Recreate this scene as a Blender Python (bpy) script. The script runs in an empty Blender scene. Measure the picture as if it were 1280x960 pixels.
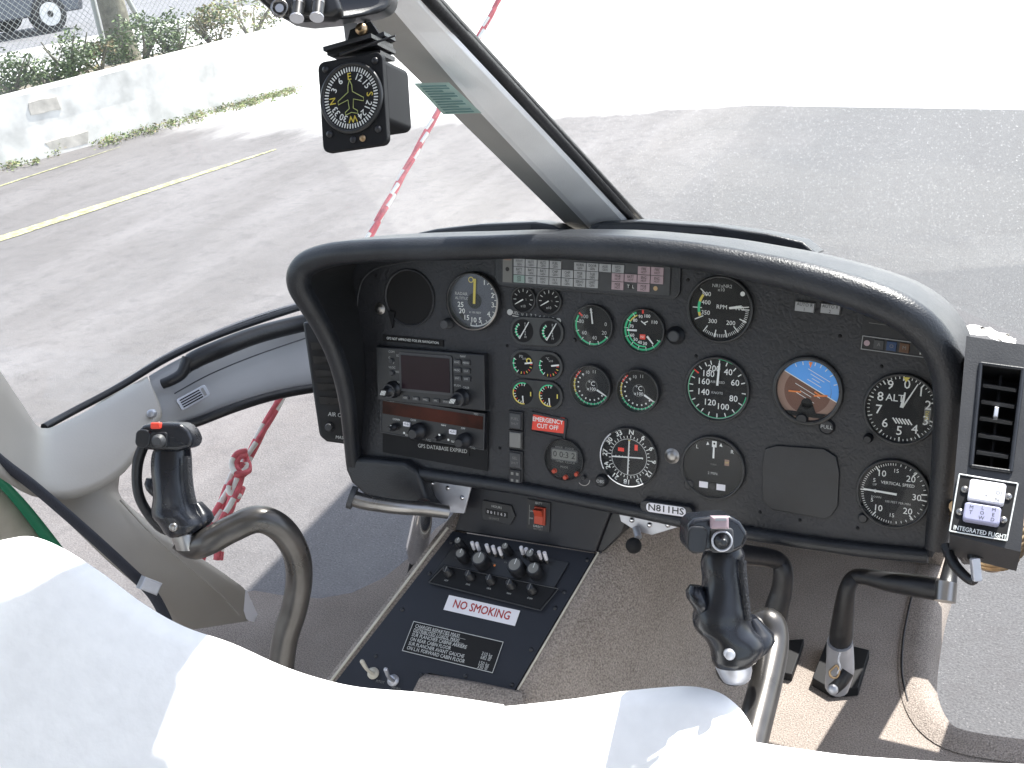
import bpy, bmesh, math, random
from mathutils import Vector, Matrix
from mathutils.geometry import tessellate_polygon
random.seed(7)
V = Vector
SC = bpy.context.scene
COL = SC.collection
PI = math.pi
# ------------------------------------------------------------------ camera frame
F = 1400.0
EYE = V((0, 0, 1.85))
CX = V((.89227, .43988, -.10176)); CY = V((.10230, -.41649, -.90337)); CZ = V((-.43975, .79564, -.41662))
def ray(px, py): return CX * ((px - 640) / F) + CY * ((py - 480) / F) + CZ
def at(px, py, d): return EYE + ray(px, py) * d
def onp(px, py, P, n):
    r = ray(px, py); return EYE + r * ((P - EYE).dot(n) / r.dot(n))
def gnd(px, py, z=0.0):
    r = ray(px, py); return EYE + r * ((z - EYE.z) / r.z)
t14 = math.radians(14)
PU = V((1, 0, 0)); PV = V((0, math.sin(t14), math.cos(t14))); PN = V((0, -math.cos(t14), math.sin(t14)))
P0 = EYE + CZ * 1.5502
def frame(O, u, v):
    u = u.normalized(); n = u.cross(v).normalized(); v = n.cross(u)
    return Matrix(((u.x, v.x, n.x, O.x), (u.y, v.y, n.y, O.y), (u.z, v.z, n.z, O.z), (0, 0, 0, 1)))
PF = frame(P0, PU, PV)
PFI = PF.inverted()
def pan(px, py, h=0.0): return onp(px, py, P0 + PN * h, PN)
def pl(px, py):
    q = PFI @ pan(px, py); return (q.x, q.y)

# ------------------------------------------------------------------ materials
def lin(c): return tuple(((x / 255) / 12.92 if x / 255 <= .04045 else ((x / 255 + .055) / 1.055) ** 2.4) for x in c)
MATS = {}
def mat(name, rgb, rough=.6, metal=0, spec=.5, noise=0, scale=30, bump=0, bscale=200, coat=0, emit=0, alpha=1, detail=4):
    m = bpy.data.materials.new(name); m.use_nodes = True
    nt = m.node_tree; b = nt.nodes['Principled BSDF']
    b.inputs['Base Color'].default_value = (*rgb, 1)
    b.inputs['Roughness'].default_value = rough; b.inputs['Metallic'].default_value = metal
    b.inputs['Specular IOR Level'].default_value = spec
    if coat: b.inputs['Coat Weight'].default_value = coat; b.inputs['Coat Roughness'].default_value = .1
    if emit: b.inputs['Emission Color'].default_value = (*rgb, 1); b.inputs['Emission Strength'].default_value = emit
    tc = nt.nodes.new('ShaderNodeTexCoord')
    if noise:
        n = nt.nodes.new('ShaderNodeTexNoise'); n.inputs['Scale'].default_value = scale; n.inputs['Detail'].default_value = detail
        nt.links.new(tc.outputs['Object'], n.inputs['Vector'])
        r = nt.nodes.new('ShaderNodeValToRGB')
        r.color_ramp.elements[0].position = .3; r.color_ramp.elements[1].position = .7
        r.color_ramp.elements[0].color = (*[max(0, x * (1 - noise)) for x in rgb], 1)
        r.color_ramp.elements[1].color = (*[min(1, x * (1 + noise)) for x in rgb], 1)
        nt.links.new(n.outputs['Fac'], r.inputs['Fac']); nt.links.new(r.outputs['Color'], b.inputs['Base Color'])
        mr = nt.nodes.new('ShaderNodeMapRange'); mr.inputs['To Min'].default_value = max(.02, rough - .12); mr.inputs['To Max'].default_value = min(1, rough + .12)
        nt.links.new(n.outputs['Fac'], mr.inputs['Value']); nt.links.new(mr.outputs['Result'], b.inputs['Roughness'])
    if bump:
        n2 = nt.nodes.new('ShaderNodeTexNoise'); n2.inputs['Scale'].default_value = bscale; n2.inputs['Detail'].default_value = 3
        nt.links.new(tc.outputs['Object'], n2.inputs['Vector'])
        bp = nt.nodes.new('ShaderNodeBump'); bp.inputs['Strength'].default_value = bump; bp.inputs['Distance'].default_value = .002
        nt.links.new(n2.outputs['Fac'], bp.inputs['Height']); nt.links.new(bp.outputs['Normal'], b.inputs['Normal'])
    MATS[name] = m
    return m
mat('panel_leather', (.017, .018, .022), .46, noise=.25, scale=9)
def leather():
    m = MATS['panel_leather']; nt = m.node_tree; b = nt.nodes['Principled BSDF']
    tc = nt.nodes.new('ShaderNodeTexCoord'); v = nt.nodes.new('ShaderNodeTexVoronoi'); v.inputs['Scale'].default_value = 260; v.feature = 'SMOOTH_F1'
    n = nt.nodes.new('ShaderNodeTexNoise'); n.inputs['Scale'].default_value = 90
    mx = nt.nodes.new('ShaderNodeMixRGB'); mx.inputs[0].default_value = .012
    nt.links.new(tc.outputs['Object'], n.inputs['Vector']); nt.links.new(tc.outputs['Object'], mx.inputs[1]); nt.links.new(n.outputs['Color'], mx.inputs[2])
    nt.links.new(mx.outputs[0], v.inputs['Vector'])
    ad = nt.nodes.new('ShaderNodeMath'); ad.operation = 'ADD'
    nt.links.new(v.outputs['Distance'], ad.inputs[0]); nt.links.new(n.outputs['Fac'], ad.inputs[1])
    bp = nt.nodes.new('ShaderNodeBump'); bp.inputs['Strength'].default_value = .55; bp.inputs['Distance'].default_value = .0012
    nt.links.new(ad.outputs[0], bp.inputs['Height']); nt.links.new(bp.outputs['Normal'], b.inputs['Normal'])
leather()
mat('hood', (.018, .020, .024), .38, noise=.35, scale=14, bump=.35, bscale=420)
mat('hood_inner', (.007, .0075, .009), .75, noise=.3, scale=14, bump=.2, bscale=300)
mat('plastic', (.014, .015, .018), .35, noise=.3, scale=25, bump=.08, bscale=500)
mat('plastic_grey', (.05, .052, .056), .5, noise=.2, scale=40)
mat('vent_box', (.026, .027, .030), .5, noise=.15, scale=20, bump=.1, bscale=500)
mat('matte', (.009, .0095, .011), .6, spec=.25)
mat('deep', (.003, .003, .004), .8)
mat('face', (.013, .014, .015), .6, spec=.25)
mat('face_radar', (.028, .032, .056), .35)
mat('bezel', (.024, .025, .026), .32, noise=.3, scale=60)
mat('white', (.72, .74, .72), .5)
mat('offwhite', (.45, .46, .45), .5)
mat('dim', (.19, .19, .18), .6)
mat('green', (.04, .55, .25), .5)
mat('yellow', (.65, .55, .10), .5)
mat('compass_yellow', (.60, .48, .06), .5)
mat('orange', (.80, .24, .06), .5)
mat('red', (.75, .05, .03), .5)
mat('darkred', (.35, .03, .03), .5)
mat('placard_red', (.72, .06, .035), .45)
mat('switch_red', (.42, .06, .03), .4)
mat('skyblue', (.10, .36, .85), .4)
mat('earth', (.14, .062, .04), .5)
mat('earth_light', (.27, .17, .13), .5)
mat('screen', (.022, .012, .017), .18, spec=.12, noise=.2, scale=15)
mat('amber', (.040, .008, .004), .2, spec=.15, noise=.6, scale=22)
mat('lcd', (.16, .165, .15), .35)
mat('annun_white', (.36, .37, .38), .4)
mat('annun_pink', (.40, .30, .33), .4)
mat('annun_green', (.26, .36, .33), .4)
mat('ink', (.02, .02, .02), .6)
mat('chrome', (.75, .76, .78), .16, metal=1, noise=.1, scale=40)
mat('steel', (.30, .29, .28), .3, metal=.9, noise=.2, scale=18)
mat('satin', (.50, .51, .55), .42, metal=.6, noise=.15, scale=30)
mat('tube', (.085, .08, .076), .30, metal=.7, noise=.25, scale=25)
mat('brass', (.42, .30, .18), .3, metal=1)
mat('tan', (.33, .305, .27), .42, noise=.06, scale=6, bump=.08, bscale=300)
mat('grey_frame', (.37, .37, .375), .5, noise=.06, scale=8)
mat('pillar', (.86, .87, .88), .36, noise=.10, scale=9, bump=.25, bscale=700)  # bright copy: the lit look of the right face is in the colour
mat('pillar_shaded', (.30, .295, .28), .6, noise=.10, scale=9, bump=.1, bscale=700)  # same pillar darkened, shade of the left face painted in
mat('rubber', (.012, .012, .014), .4, bump=.2, bscale=200)
mat('console', (.006, .0075, .013), .45, noise=.3, scale=12)
mat('label_white', (.75, .74, .78), .5)
mat('webbing', (.03, .033, .045), .8, bump=.5, bscale=600)
mat('green_trim', (.015, .20, .10), .5)
mat('sticker', (.30, .42, .39), .4, noise=.1, scale=50)
mat('sticker_ink', (.08, .16, .15), .5)
mat('seat_cloth', (.92, .92, .91), .9, noise=.03, scale=60, bump=.2, bscale=150)
mat('cream', (.50, .47, .40), .6, noise=.1, scale=30)
mat('grip', (.010, .0115, .016), .27, noise=.25, scale=25)
mat('grip_tex', (.012, .013, .017), .5, bump=.9, bscale=500)
mat('yline', (.34, .33, .17), .85, noise=.6, scale=22, detail=8)
mat('wallwhite', (.64, .625, .59), .9, noise=.30, scale=4, bump=.5, bscale=20, detail=10)
mat('brick_patch', (.56, .52, .46), .9, noise=.25, scale=10)
mat('bark', (.17, .16, .12), .9, noise=.4, scale=14, bump=.9, bscale=20)
mat('leaf', (.085, .125, .05), .5, noise=.5, scale=5)
mat('leaf_light', (.11, .16, .05), .5, noise=.4, scale=5)
mat('leaf_dry', (.25, .20, .10), .7, noise=.4, scale=8)
mat('weed', (.22, .26, .10), .7, noise=.5, scale=8)
mat('wire', (.42, .44, .42), .5, metal=.3)
mat('kerb', (.5, .49, .47), .8, noise=.1, scale=3)
mat('street', (.16, .16, .17), .85, noise=.2, scale=3)
mat('car_dark', (.025, .03, .045), .25, coat=.6)
mat('car_silver', (.70, .71, .72), .3, metal=.3, coat=.6)
mat('tyre', (.02, .02, .02), .8)
mat('glass_dark', (.02, .025, .03), .1)
mat('plume', (.72, .70, .66), .85, noise=.15, scale=30)
mat('lens_green', (.05, .45, .25), .2, coat=.8)
mat('soil', (.19, .165, .13), .95, noise=.35, scale=6, bump=.6, bscale=20)
mat('plane_line', (.42, .47, .16), .5)
mat('gauze', (.07, .08, .10), .5)

def carpet():
    m = mat('carpet', (.20, .165, .14), .95, spec=.1)
    nt = m.node_tree; b = nt.nodes['Principled BSDF']; tc = nt.nodes.new('ShaderNodeTexCoord')
    n = nt.nodes.new('ShaderNodeTexNoise'); n.inputs['Scale'].default_value = 420; n.inputs['Detail'].default_value = 3
    n3 = nt.nodes.new('ShaderNodeTexNoise'); n3.inputs['Scale'].default_value = 7; n3.inputs['Detail'].default_value = 4
    for k in (n, n3): nt.links.new(tc.outputs['Object'], k.inputs['Vector'])
    ad = nt.nodes.new('ShaderNodeMath'); ad.operation = 'MULTIPLY_ADD'; ad.inputs[1].default_value = .35
    nt.links.new(n3.outputs['Fac'], ad.inputs[0]); nt.links.new(n.outputs['Fac'], ad.inputs[2])
    r = nt.nodes.new('ShaderNodeValToRGB'); r.color_ramp.elements[0].position = .42; r.color_ramp.elements[1].position = .92
    r.color_ramp.elements[0].color = (.135, .116, .103, 1); r.color_ramp.elements[1].color = (.42, .37, .33, 1)
    nt.links.new(ad.outputs[0], r.inputs['Fac']); nt.links.new(r.outputs['Color'], b.inputs['Base Color'])
    bp = nt.nodes.new('ShaderNodeBump'); bp.inputs['Strength'].default_value = .8; bp.inputs['Distance'].default_value = .003
    nt.links.new(n.outputs['Fac'], bp.inputs['Height']); nt.links.new(bp.outputs['Normal'], b.inputs['Normal'])
carpet()

def ground_mat():
    m = bpy.data.materials.new('ground_asphalt'); m.use_nodes = True; MATS['ground'] = m
    nt = m.node_tree; b = nt.nodes['Principled BSDF']; b.inputs['Roughness'].default_value = .85
    L = nt.links.new
    tc = nt.nodes.new('ShaderNodeTexCoord'); sx = nt.nodes.new('ShaderNodeSeparateXYZ'); L(tc.outputs['Object'], sx.inputs[0])
    def noise(s, d=5, vec=None, r=.6):
        n = nt.nodes.new('ShaderNodeTexNoise'); n.inputs['Scale'].default_value = s; n.inputs['Detail'].default_value = d; n.inputs['Roughness'].default_value = r
        L(vec or tc.outputs['Object'], n.inputs['Vector']); return n.outputs['Fac']
    def math_(op, a, c, clamp=False):
        k = nt.nodes.new('ShaderNodeMath'); k.operation = op; k.use_clamp = clamp
        for i, x in enumerate((a, c)):
            if isinstance(x, (int, float)): k.inputs[i].default_value = x
            else: L(x, k.inputs[i])
        return k.outputs[0]
    def mix(f, a, c):
        k = nt.nodes.new('ShaderNodeMixRGB')
        for i, x in enumerate((f, a, c)):
            if isinstance(x, (int, float)): k.inputs[i].default_value = x
            elif isinstance(x, tuple): k.inputs[i].default_value = (*x, 1)
            else: L(x, k.inputs[i])
        return k.outputs[0]
    def mr(x, a, c, lo=0., hi=1.):
        k = nt.nodes.new('ShaderNodeMapRange'); k.clamp = True
        L(x, k.inputs['Value'])
        for nm, val in (('From Min', a), ('From Max', c), ('To Min', lo), ('To Max', hi)): k.inputs[nm].default_value = val
        return k.outputs['Result']
    fine = noise(160, 4); mid = noise(28, 6); big = noise(1.1, 6)
    mp = nt.nodes.new('ShaderNodeMapping'); mp.inputs['Rotation'].default_value = (0, 0, math.radians(17)); mp.inputs['Scale'].default_value = (1.5, .35, 1)
    L(tc.outputs['Object'], mp.inputs['Vector']); streak = noise(1.3, 6, mp.outputs['Vector'], .65)
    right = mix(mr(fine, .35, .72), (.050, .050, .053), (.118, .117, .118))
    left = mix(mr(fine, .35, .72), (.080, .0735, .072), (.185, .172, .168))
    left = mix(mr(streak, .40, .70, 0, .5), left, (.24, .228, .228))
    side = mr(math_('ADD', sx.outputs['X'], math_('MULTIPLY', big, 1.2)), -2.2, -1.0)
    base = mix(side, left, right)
    base = mix(mr(mid, .35, .75, 0, .28), base, (.10, .10, .105))
    vor = nt.nodes.new('ShaderNodeTexVoronoi'); vor.inputs['Scale'].default_value = 70; L(tc.outputs['Object'], vor.inputs['Vector'])
    base = mix(mr(vor.outputs['Distance'], .10, .16, .35, 0), base, (.30, .29, .285))
    base = mix(mr(noise(9, 8, None, .75), .50, .62, 0, .35), base, (.062, .058, .06))
    # pale concrete beyond the joint ahead of the nose; its left end blends in over a wide noisy edge
    amp = mr(sx.outputs['X'], -5.5, -2.0, 1.6, .03)
    yy = math_('ADD', math_('ADD', sx.outputs['Y'], math_('MULTIPLY', sx.outputs['X'], .1)), math_('MULTIPLY', math_('SUBTRACT', streak, .5), amp))
    w = mr(sx.outputs['X'], -6, -2.4, 1.6, .03)
    e = math_('DIVIDE', math_('SUBTRACT', yy, 8.38), w, False)
    cmask = mr(e, -1.0, .0)
    base = mix(cmask, base, (.72, .715, .70))
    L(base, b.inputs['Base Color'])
    bp = nt.nodes.new('ShaderNodeBump'); bp.inputs['Strength'].default_value = .7; bp.inputs['Distance'].default_value = .004
    L(math_('ADD', fine, mid), bp.inputs['Height']); L(bp.outputs['Normal'], b.inputs['Normal'])
ground_mat()

def glass(name, dust=.05, speck=0.0, tint=(.96, .97, .97), refl=.05):
    m = bpy.data.materials.new(name); m.use_nodes = True; MATS[name] = m
    nt = m.node_tree; nt.nodes.clear(); L = nt.links.new
    out = nt.nodes.new('ShaderNodeOutputMaterial'); tr = nt.nodes.new('ShaderNodeBsdfTransparent'); tr.inputs[0].default_value = (*tint, 1)
    gl = nt.nodes.new('ShaderNodeBsdfGlossy'); gl.inputs['Roughness'].default_value = .03
    df = nt.nodes.new('ShaderNodeBsdfTranslucent'); df.inputs[0].default_value = (.8, .8, .8, 1)
    d2 = nt.nodes.new('ShaderNodeBsdfDiffuse'); d2.inputs[0].default_value = (.8, .8, .8, 1)
    a = nt.nodes.new('ShaderNodeAddShader'); L(df.outputs[0], a.inputs[0]); L(d2.outputs[0], a.inputs[1])
    m1 = nt.nodes.new('ShaderNodeMixShader'); m1.inputs[0].default_value = refl
    L(tr.outputs[0], m1.inputs[1]); L(gl.outputs[0], m1.inputs[2])
    m2 = nt.nodes.new('ShaderNodeMixShader'); L(m1.outputs[0], m2.inputs[1]); L(a.outputs[0], m2.inputs[2])
    if speck or dust:
        tc = nt.nodes.new('ShaderNodeTexCoord')
        n = nt.nodes.new('ShaderNodeTexNoise'); n.inputs['Scale'].default_value = 5; n.inputs['Detail'].default_value = 6
        L(tc.outputs['Object'], n.inputs['Vector'])
        r = nt.nodes.new('ShaderNodeMapRange'); r.inputs['From Min'].default_value = .3; r.inputs['From Max'].default_value = .7
        r.inputs['To Min'].default_value = dust * .6; r.inputs['To Max'].default_value = dust * 1.4
        L(n.outputs['Fac'], r.inputs['Value'])
        v = nt.nodes.new('ShaderNodeTexVoronoi'); v.inputs['Scale'].default_value = 190; L(tc.outputs['Object'], v.inputs['Vector'])
        r2 = nt.nodes.new('ShaderNodeMapRange'); r2.inputs['From Min'].default_value = .10; r2.inputs['From Max'].default_value = .22
        r2.inputs['To Min'].default_value = speck; r2.inputs['To Max'].default_value = 0
        L(v.outputs['Distance'], r2.inputs['Value'])
        ad = nt.nodes.new('ShaderNodeMath'); ad.operation = 'ADD'; L(r.outputs[0], ad.inputs[0]); L(r2.outputs[0], ad.inputs[1])
        L(ad.outputs[0], m2.inputs[0])
    L(m2.outputs[0], out.inputs[0])
glass('gauge_glass', 0, 0, (.98, .98, .98), .016)
MATS['gauge_glass'].node_tree.nodes['Mix Shader.001'].inputs[0].default_value = .0012
glass('screen_left', .016, 0, refl=.010)
glass('screen_right', .010, .11, refl=.010)

# ------------------------------------------------------------------ mesh builder
FCUR = None
GLY = {}
def glyphs(s):
    if s in GLY: return GLY[s]
    c = bpy.data.curves.new('t', 'FONT'); c.body = s; c.align_x = 'CENTER'; c.align_y = 'CENTER'; c.size = 1; c.resolution_u = 2
    o = bpy.data.objects.new('t', c); me = bpy.data.meshes.new_from_object(o)
    r = ([(v.co.x, v.co.y) for v in me.vertices], [tuple(p.vertices) for p in me.polygons])
    bpy.data.meshes.remove(me); bpy.data.objects.remove(o); bpy.data.curves.remove(c)
    GLY[s] = r; return r
class B:
    def __init__(s, fr=None): s.v = []; s.f = []; s.m = []; s.sm = []; s.mats = []; s.fr = fr or Matrix.Identity(4)
    def mi(s, m):
        if m not in s.mats: s.mats.append(m)
        return s.mats.index(m)
    def add(s, vs, fs, m, smooth=False, world=False):
        o = len(s.v); s.v += [V(p) if world else s.fr @ V(p) for p in vs]
        k = s.mi(m)
        for f in fs: s.f.append(tuple(i + o for i in f)); s.m.append(k); s.sm.append(smooth)
        return s
    def poly(s, pts, h, m): return s.add([(x, y, h) for x, y in pts], [tuple(range(len(pts)))], m)
    def prism(s, pts, h0, h1, m, bev=0, mtop=None):
        n = len(pts)
        ar = sum(pts[i][0] * pts[(i + 1) % n][1] - pts[(i + 1) % n][0] * pts[i][1] for i in range(n))
        if ar < 0: pts = pts[::-1]
        cx = sum(p[0] for p in pts) / n; cy = sum(p[1] for p in pts) / n
        rings = [[(x, y, h0) for x, y in pts]]
        if bev:
            w = max(abs(x - cx) for x, y in pts); hh = max(abs(y - cy) for x, y in pts)
            kx = max(.1, 1 - bev / max(w, 1e-6)); ky = max(.1, 1 - bev / max(hh, 1e-6))
            rings.append([(x, y, h1 - bev) for x, y in pts]); rings.append([(cx + (x - cx) * (kx + 1) / 2 * 1.0 + (x - cx) * (1 - kx) * .2, cy + (y - cy) * (ky + 1) / 2 + (y - cy) * (1 - ky) * .2, h1 - bev * .3) for x, y in pts])
            rings.append([(cx + (x - cx) * kx, cy + (y - cy) * ky, h1) for x, y in pts])
        else: rings.append([(x, y, h1) for x, y in pts])
        vs = [p for r in rings for p in r]; fs = []
        for j in range(len(rings) - 1):
            for i in range(n): a = j * n + i; b_ = j * n + (i + 1) % n; fs.append((a, b_, b_ + n, a + n))
        s.add(vs, fs, m, False)
        s.add([*rings[-1]], [tuple(range(n))], mtop or m)
        s.add([*rings[0]], [tuple(range(n))[::-1]], m)
        return s
    def rect(s, cx, cy, w, h, z, m, rot=0):
        c, q = math.cos(rot), math.sin(rot)
        return s.poly([(cx + a * w / 2 * c - b_ * h / 2 * q, cy + a * w / 2 * q + b_ * h / 2 * c) for a, b_ in ((-1, -1), (1, -1), (1, 1), (-1, 1))], z, m)
    def box(s, cx, cy, w, h, z0, z1, m, bev=0, mtop=None, rot=0):
        c, q = math.cos(rot), math.sin(rot)
        return s.prism([(cx + a * w / 2 * c - b_ * h / 2 * q, cy + a * w / 2 * q + b_ * h / 2 * c) for a, b_ in ((-1, -1), (1, -1), (1, 1), (-1, 1))], z0, z1, m, bev, mtop)
    def rpts(s, cx, cy, w, h, r, k=5):
        out = []
        for (sx, sy, a0) in ((1, 1, 0), (-1, 1, 90), (-1, -1, 180), (1, -1, 270)):
            for i in range(k + 1):
                a = math.radians(a0 + 90 * i / k); out.append((cx + sx * (w / 2 - r) + r * math.cos(a), cy + sy * (h / 2 - r) + r * math.sin(a)))
        return out
    def rbox(s, cx, cy, w, h, r, z0, z1, m, bev=0, mtop=None): return s.prism(s.rpts(cx, cy, w, h, r), z0, z1, m, bev, mtop)
    def frame_(s, cx, cy, w, h, t, z, m, z0=None):
        for (x, y, a, b_) in ((cx, cy + h / 2 - t / 2, w, t), (cx, cy - h / 2 + t / 2, w, t), (cx - w / 2 + t / 2, cy, t, h - 2 * t), (cx + w / 2 - t / 2, cy, t, h - 2 * t)):
            if z0 is None: s.rect(x, y, a, b_, z, m)
            else: s.box(x, y, a, b_, z0, z, m)
        return s
    def disc(s, cx, cy, r, z, m, k=40): return s.poly([(cx + r * math.cos(2 * PI * i / k), cy + r * math.sin(2 * PI * i / k)) for i in range(k)], z, m)
    def lathe(s, cx, cy, prof, m, k=40, cap=True, smooth=True):
        """prof = [(r,z),...] from the base to the top"""
        vs = [(cx + r * math.cos(2 * PI * i / k), cy + r * math.sin(2 * PI * i / k), z) for r, z in prof for i in range(k)]
        fs = [(j * k + i, j * k + (i + 1) % k, (j + 1) * k + (i + 1) % k, (j + 1) * k + i) for j in range(len(prof) - 1) for i in range(k)]
        s.add(vs, fs, m, smooth)
        if cap: s.add([(cx + prof[-1][0] * math.cos(2 * PI * i / k), cy + prof[-1][0] * math.sin(2 * PI * i / k), prof[-1][1]) for i in range(k)], [tuple(range(k))], m)
        return s
    def arc(s, cx, cy, r0, r1, a0, a1, z, m, k=None):
        """clockwise degrees from twelve o'clock"""
        k = k or max(3, int(abs(a1 - a0) / 5)); vs = []; 
        for i in range(k + 1):
            a = math.radians(a0 + (a1 - a0) * i / k); vs += [(cx + r0 * math.sin(a), cy + r0 * math.cos(a), z), (cx + r1 * math.sin(a), cy + r1 * math.cos(a), z)]
        return s.add(vs, [(2 * i, 2 * i + 1, 2 * i + 3, 2 * i + 2) for i in range(k)], m)
    def tick(s, cx, cy, r0, r1, a, w, z, m):
        a = math.radians(a); r = (r0 + r1) / 2
        return s.rect(cx + r * math.sin(a), cy + r * math.cos(a), w, abs(r1 - r0), z, m, -a)
    def text(s, t, x, y, size, z, m, rot=0, sx=1, bold=0):
        vs, fs = glyphs(t); c, q = math.cos(rot), math.sin(rot); pts = []
        offs = ((0, 0),) if not bold else ((0, 0), (bold * size, 0), (0, bold * size))
        for k, (ox, oy) in enumerate(offs):
            s.add([(x + ((a * sx * size + ox) * c - (b_ * size + oy) * q), y + ((a * sx * size + ox) * q + (b_ * size + oy) * c), z + k * 2e-5) for a, b_ in vs], fs, m)
        return s
    def needle(s, cx, cy, a, r0, r1, w0, w1, z, m, th=.0012):
        a = math.radians(a); dx, dy = math.sin(a), math.cos(a); nx, ny = dy, -dx
        p = [(cx + dx * r0 + nx * w0 / 2, cy + dy * r0 + ny * w0 / 2), (cx + dx * r1 + nx * w1 / 2, cy + dy * r1 + ny * w1 / 2), (cx + dx * r1 - nx * w1 / 2, cy + dy * r1 - ny * w1 / 2), (cx + dx * r0 - nx * w0 / 2, cy + dy * r0 - ny * w0 / 2)]
        return s.prism(p, z, z + th, m)
    def tube(s, pts, rad, m, k=12, cap=True, sub=6):
        """smooth world-space tube through pts"""
        P = [V(p) for p in pts]; R = rad if isinstance(rad, (list, tuple)) else [rad] * len(P)
        if sub > 1 and len(P) > 2:
            Q = []; RR = []
            for i in range(len(P) - 1):
                a, b_, c, d = P[max(i - 1, 0)], P[i], P[i + 1], P[min(i + 2, len(P) - 1)]
                for j in range(sub):
                    t = j / sub
                    Q.append(.5 * ((2 * b_) + (c - a) * t + (2 * a - 5 * b_ + 4 * c - d) * t * t + (3 * b_ - a - 3 * c + d) * t ** 3)); RR.append(R[i] + (R[i + 1] - R[i]) * t)
            Q.append(P[-1]); RR.append(R[-1]); P, R = Q, RR
        up = V((0, 0, 1)); vs = []; pn = None
        for i, p in enumerate(P):
            t = (P[min(i + 1, len(P) - 1)] - P[max(i - 1, 0)]).normalized()
            if pn is None:
                n = t.cross(up); n = n if n.length > .1 else t.cross(V((1, 0, 0)))
            else: n = pn - t * pn.dot(t)
            n.normalize(); pn = n; b_ = t.cross(n)
            vs += [p + n * (R[i] * math.cos(2 * PI * j / k)) + b_ * (R[i] * math.sin(2 * PI * j / k)) for j in range(k)]
        n = len(P); fs = [(i * k + j, i * k + (j + 1) % k, (i + 1) * k + (j + 1) % k, (i + 1) * k + j) for i in range(n - 1) for j in range(k)]
        s.add(vs, fs, m, True, True)
        if cap: s.add(vs[:k], [tuple(range(k))[::-1]], m, False, True); s.add(vs[-k:], [tuple(range(k))], m, False, True)
        return s
    def loft(s, rings, m, closed=True, cap=True, smooth=True):
        k = len(rings[0]); vs = [p for r in rings for p in r]; e = k if closed else k - 1
        s.add(vs, [(i * k + j, i * k + (j + 1) % k, (i + 1) * k + (j + 1) % k, (i + 1) * k + j) for i in range(len(rings) - 1) for j in range(e)], m, smooth, True)
        if cap: s.add(rings[0], [tuple(range(k))[::-1]], m, False, True); s.add(rings[-1], [tuple(range(k))], m, False, True)
        return s
    def slab(s, pts, off, m, two=True):
        """polygon of world points given thickness by the vector off"""
        P = [V(p) for p in pts]; n = len(P); tri = tessellate_polygon([[ (EYE.x + 0, 0, 0) and V(((p - EYE).dot(CX) / (p - EYE).dot(CZ), (p - EYE).dot(CY) / (p - EYE).dot(CZ), 0)) for p in P]])
        s.add(P, [tuple(t) for t in tri], m, False, True); Q = [p + off for p in P]
        s.add(Q, [tuple(t)[::-1] for t in tri], m, False, True)
        s.add(P + Q, [(i, (i + 1) % n, (i + 1) % n + n, i + n) for i in range(n)], m, False, True); return s
    def ball(s, c, r, m, k=12, sc=(1, 1, 1)):
        c = V(c); vs = []; fs = []
        for i in range(k // 2 + 1):
            a = PI * i / (k // 2)
            for j in range(k): b_ = 2 * PI * j / k; vs.append(c + V((r * sc[0] * math.sin(a) * math.cos(b_), r * sc[1] * math.sin(a) * math.sin(b_), r * sc[2] * math.cos(a))))
        for i in range(k // 2):
            for j in range(k): fs.append((i * k + j, (i + 1) * k + j, (i + 1) * k + (j + 1) % k, i * k + (j + 1) % k))
        return s.add(vs, fs, m, True, True)
    def build(s, name, parent=None, bevel=0, seg=2, weld=False, sub=0, **kw):
        me = bpy.data.meshes.new(name); me.from_pydata([tuple(p) for p in s.v], [], s.f); 
        for m in s.mats: me.materials.append(MATS[m])
        me.polygons.foreach_set('material_index', s.m); me.polygons.foreach_set('use_smooth', s.sm)
        if weld or bevel or sub:
            bm = bmesh.new(); bm.from_mesh(me); bmesh.ops.remove_doubles(bm, verts=bm.verts, dist=1e-5); bmesh.ops.recalc_face_normals(bm, faces=bm.faces)
            if bevel: bmesh.ops.dissolve_limit(bm, angle_limit=.01, verts=bm.verts, edges=bm.edges)
            bm.to_mesh(me); bm.free()
        me.update()
        o = bpy.data.objects.new(name, me); COL.objects.link(o)
        if parent: o.parent = parent; o.matrix_parent_inverse = Matrix.Translation(-BASE[parent.name])
        BASE[o.name] = V((0, 0, 0))
        if bevel:
            md = o.modifiers.new('bevel', 'BEVEL'); md.width = bevel; md.segments = seg; md.limit_method = 'ANGLE'; md.angle_limit = math.radians(35); md.harden_normals = False
            for p in me.polygons: p.use_smooth = True
            md2 = o.modifiers.new('wn', 'WEIGHTED_NORMAL'); md2.keep_sharp = True
        if sub: md = o.modifiers.new('sub', 'SUBSURF'); md.levels = sub; md.render_levels = sub
        tag(o, **kw); return o
BASE = {}
def tag(o, label=None, cat=None, group=None, kind=None):
    if label: o['label'] = label
    if cat: o['category'] = cat
    if group: o['group'] = group
    if kind: o['kind'] = kind
    return o
def thing(name, loc, label, cat, group=None):
    o = bpy.data.objects.new(name, None); o.location = loc; COL.objects.link(o); o.empty_display_size = .05
    BASE[o.name] = V(loc); return tag(o, label, cat, group)
def pf(px, py): return frame(pan(px, py), PU, PV)
def plen(a, b_): return (V(pl(*a)) - V(pl(*b_))).length

# ================================================================== INSTRUMENT PANEL
pbase = V((-.55, 1.30, .98))
panel = thing('instrument_panel', pbase, 'black leather-grained instrument panel full of round gauges under a padded hood', 'instrument panel')
# rounded lower rail of the panel
b = B()
rail = [(446, 577), (520, 591), (640, 609), (700, 620), (800, 640), (900, 661), (1050, 684), (1160, 695)]
b.tube([pan(x, y, .004) for x, y in rail], .009, 'hood', sub=3)
b.build('lower_rail', panel)

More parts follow.
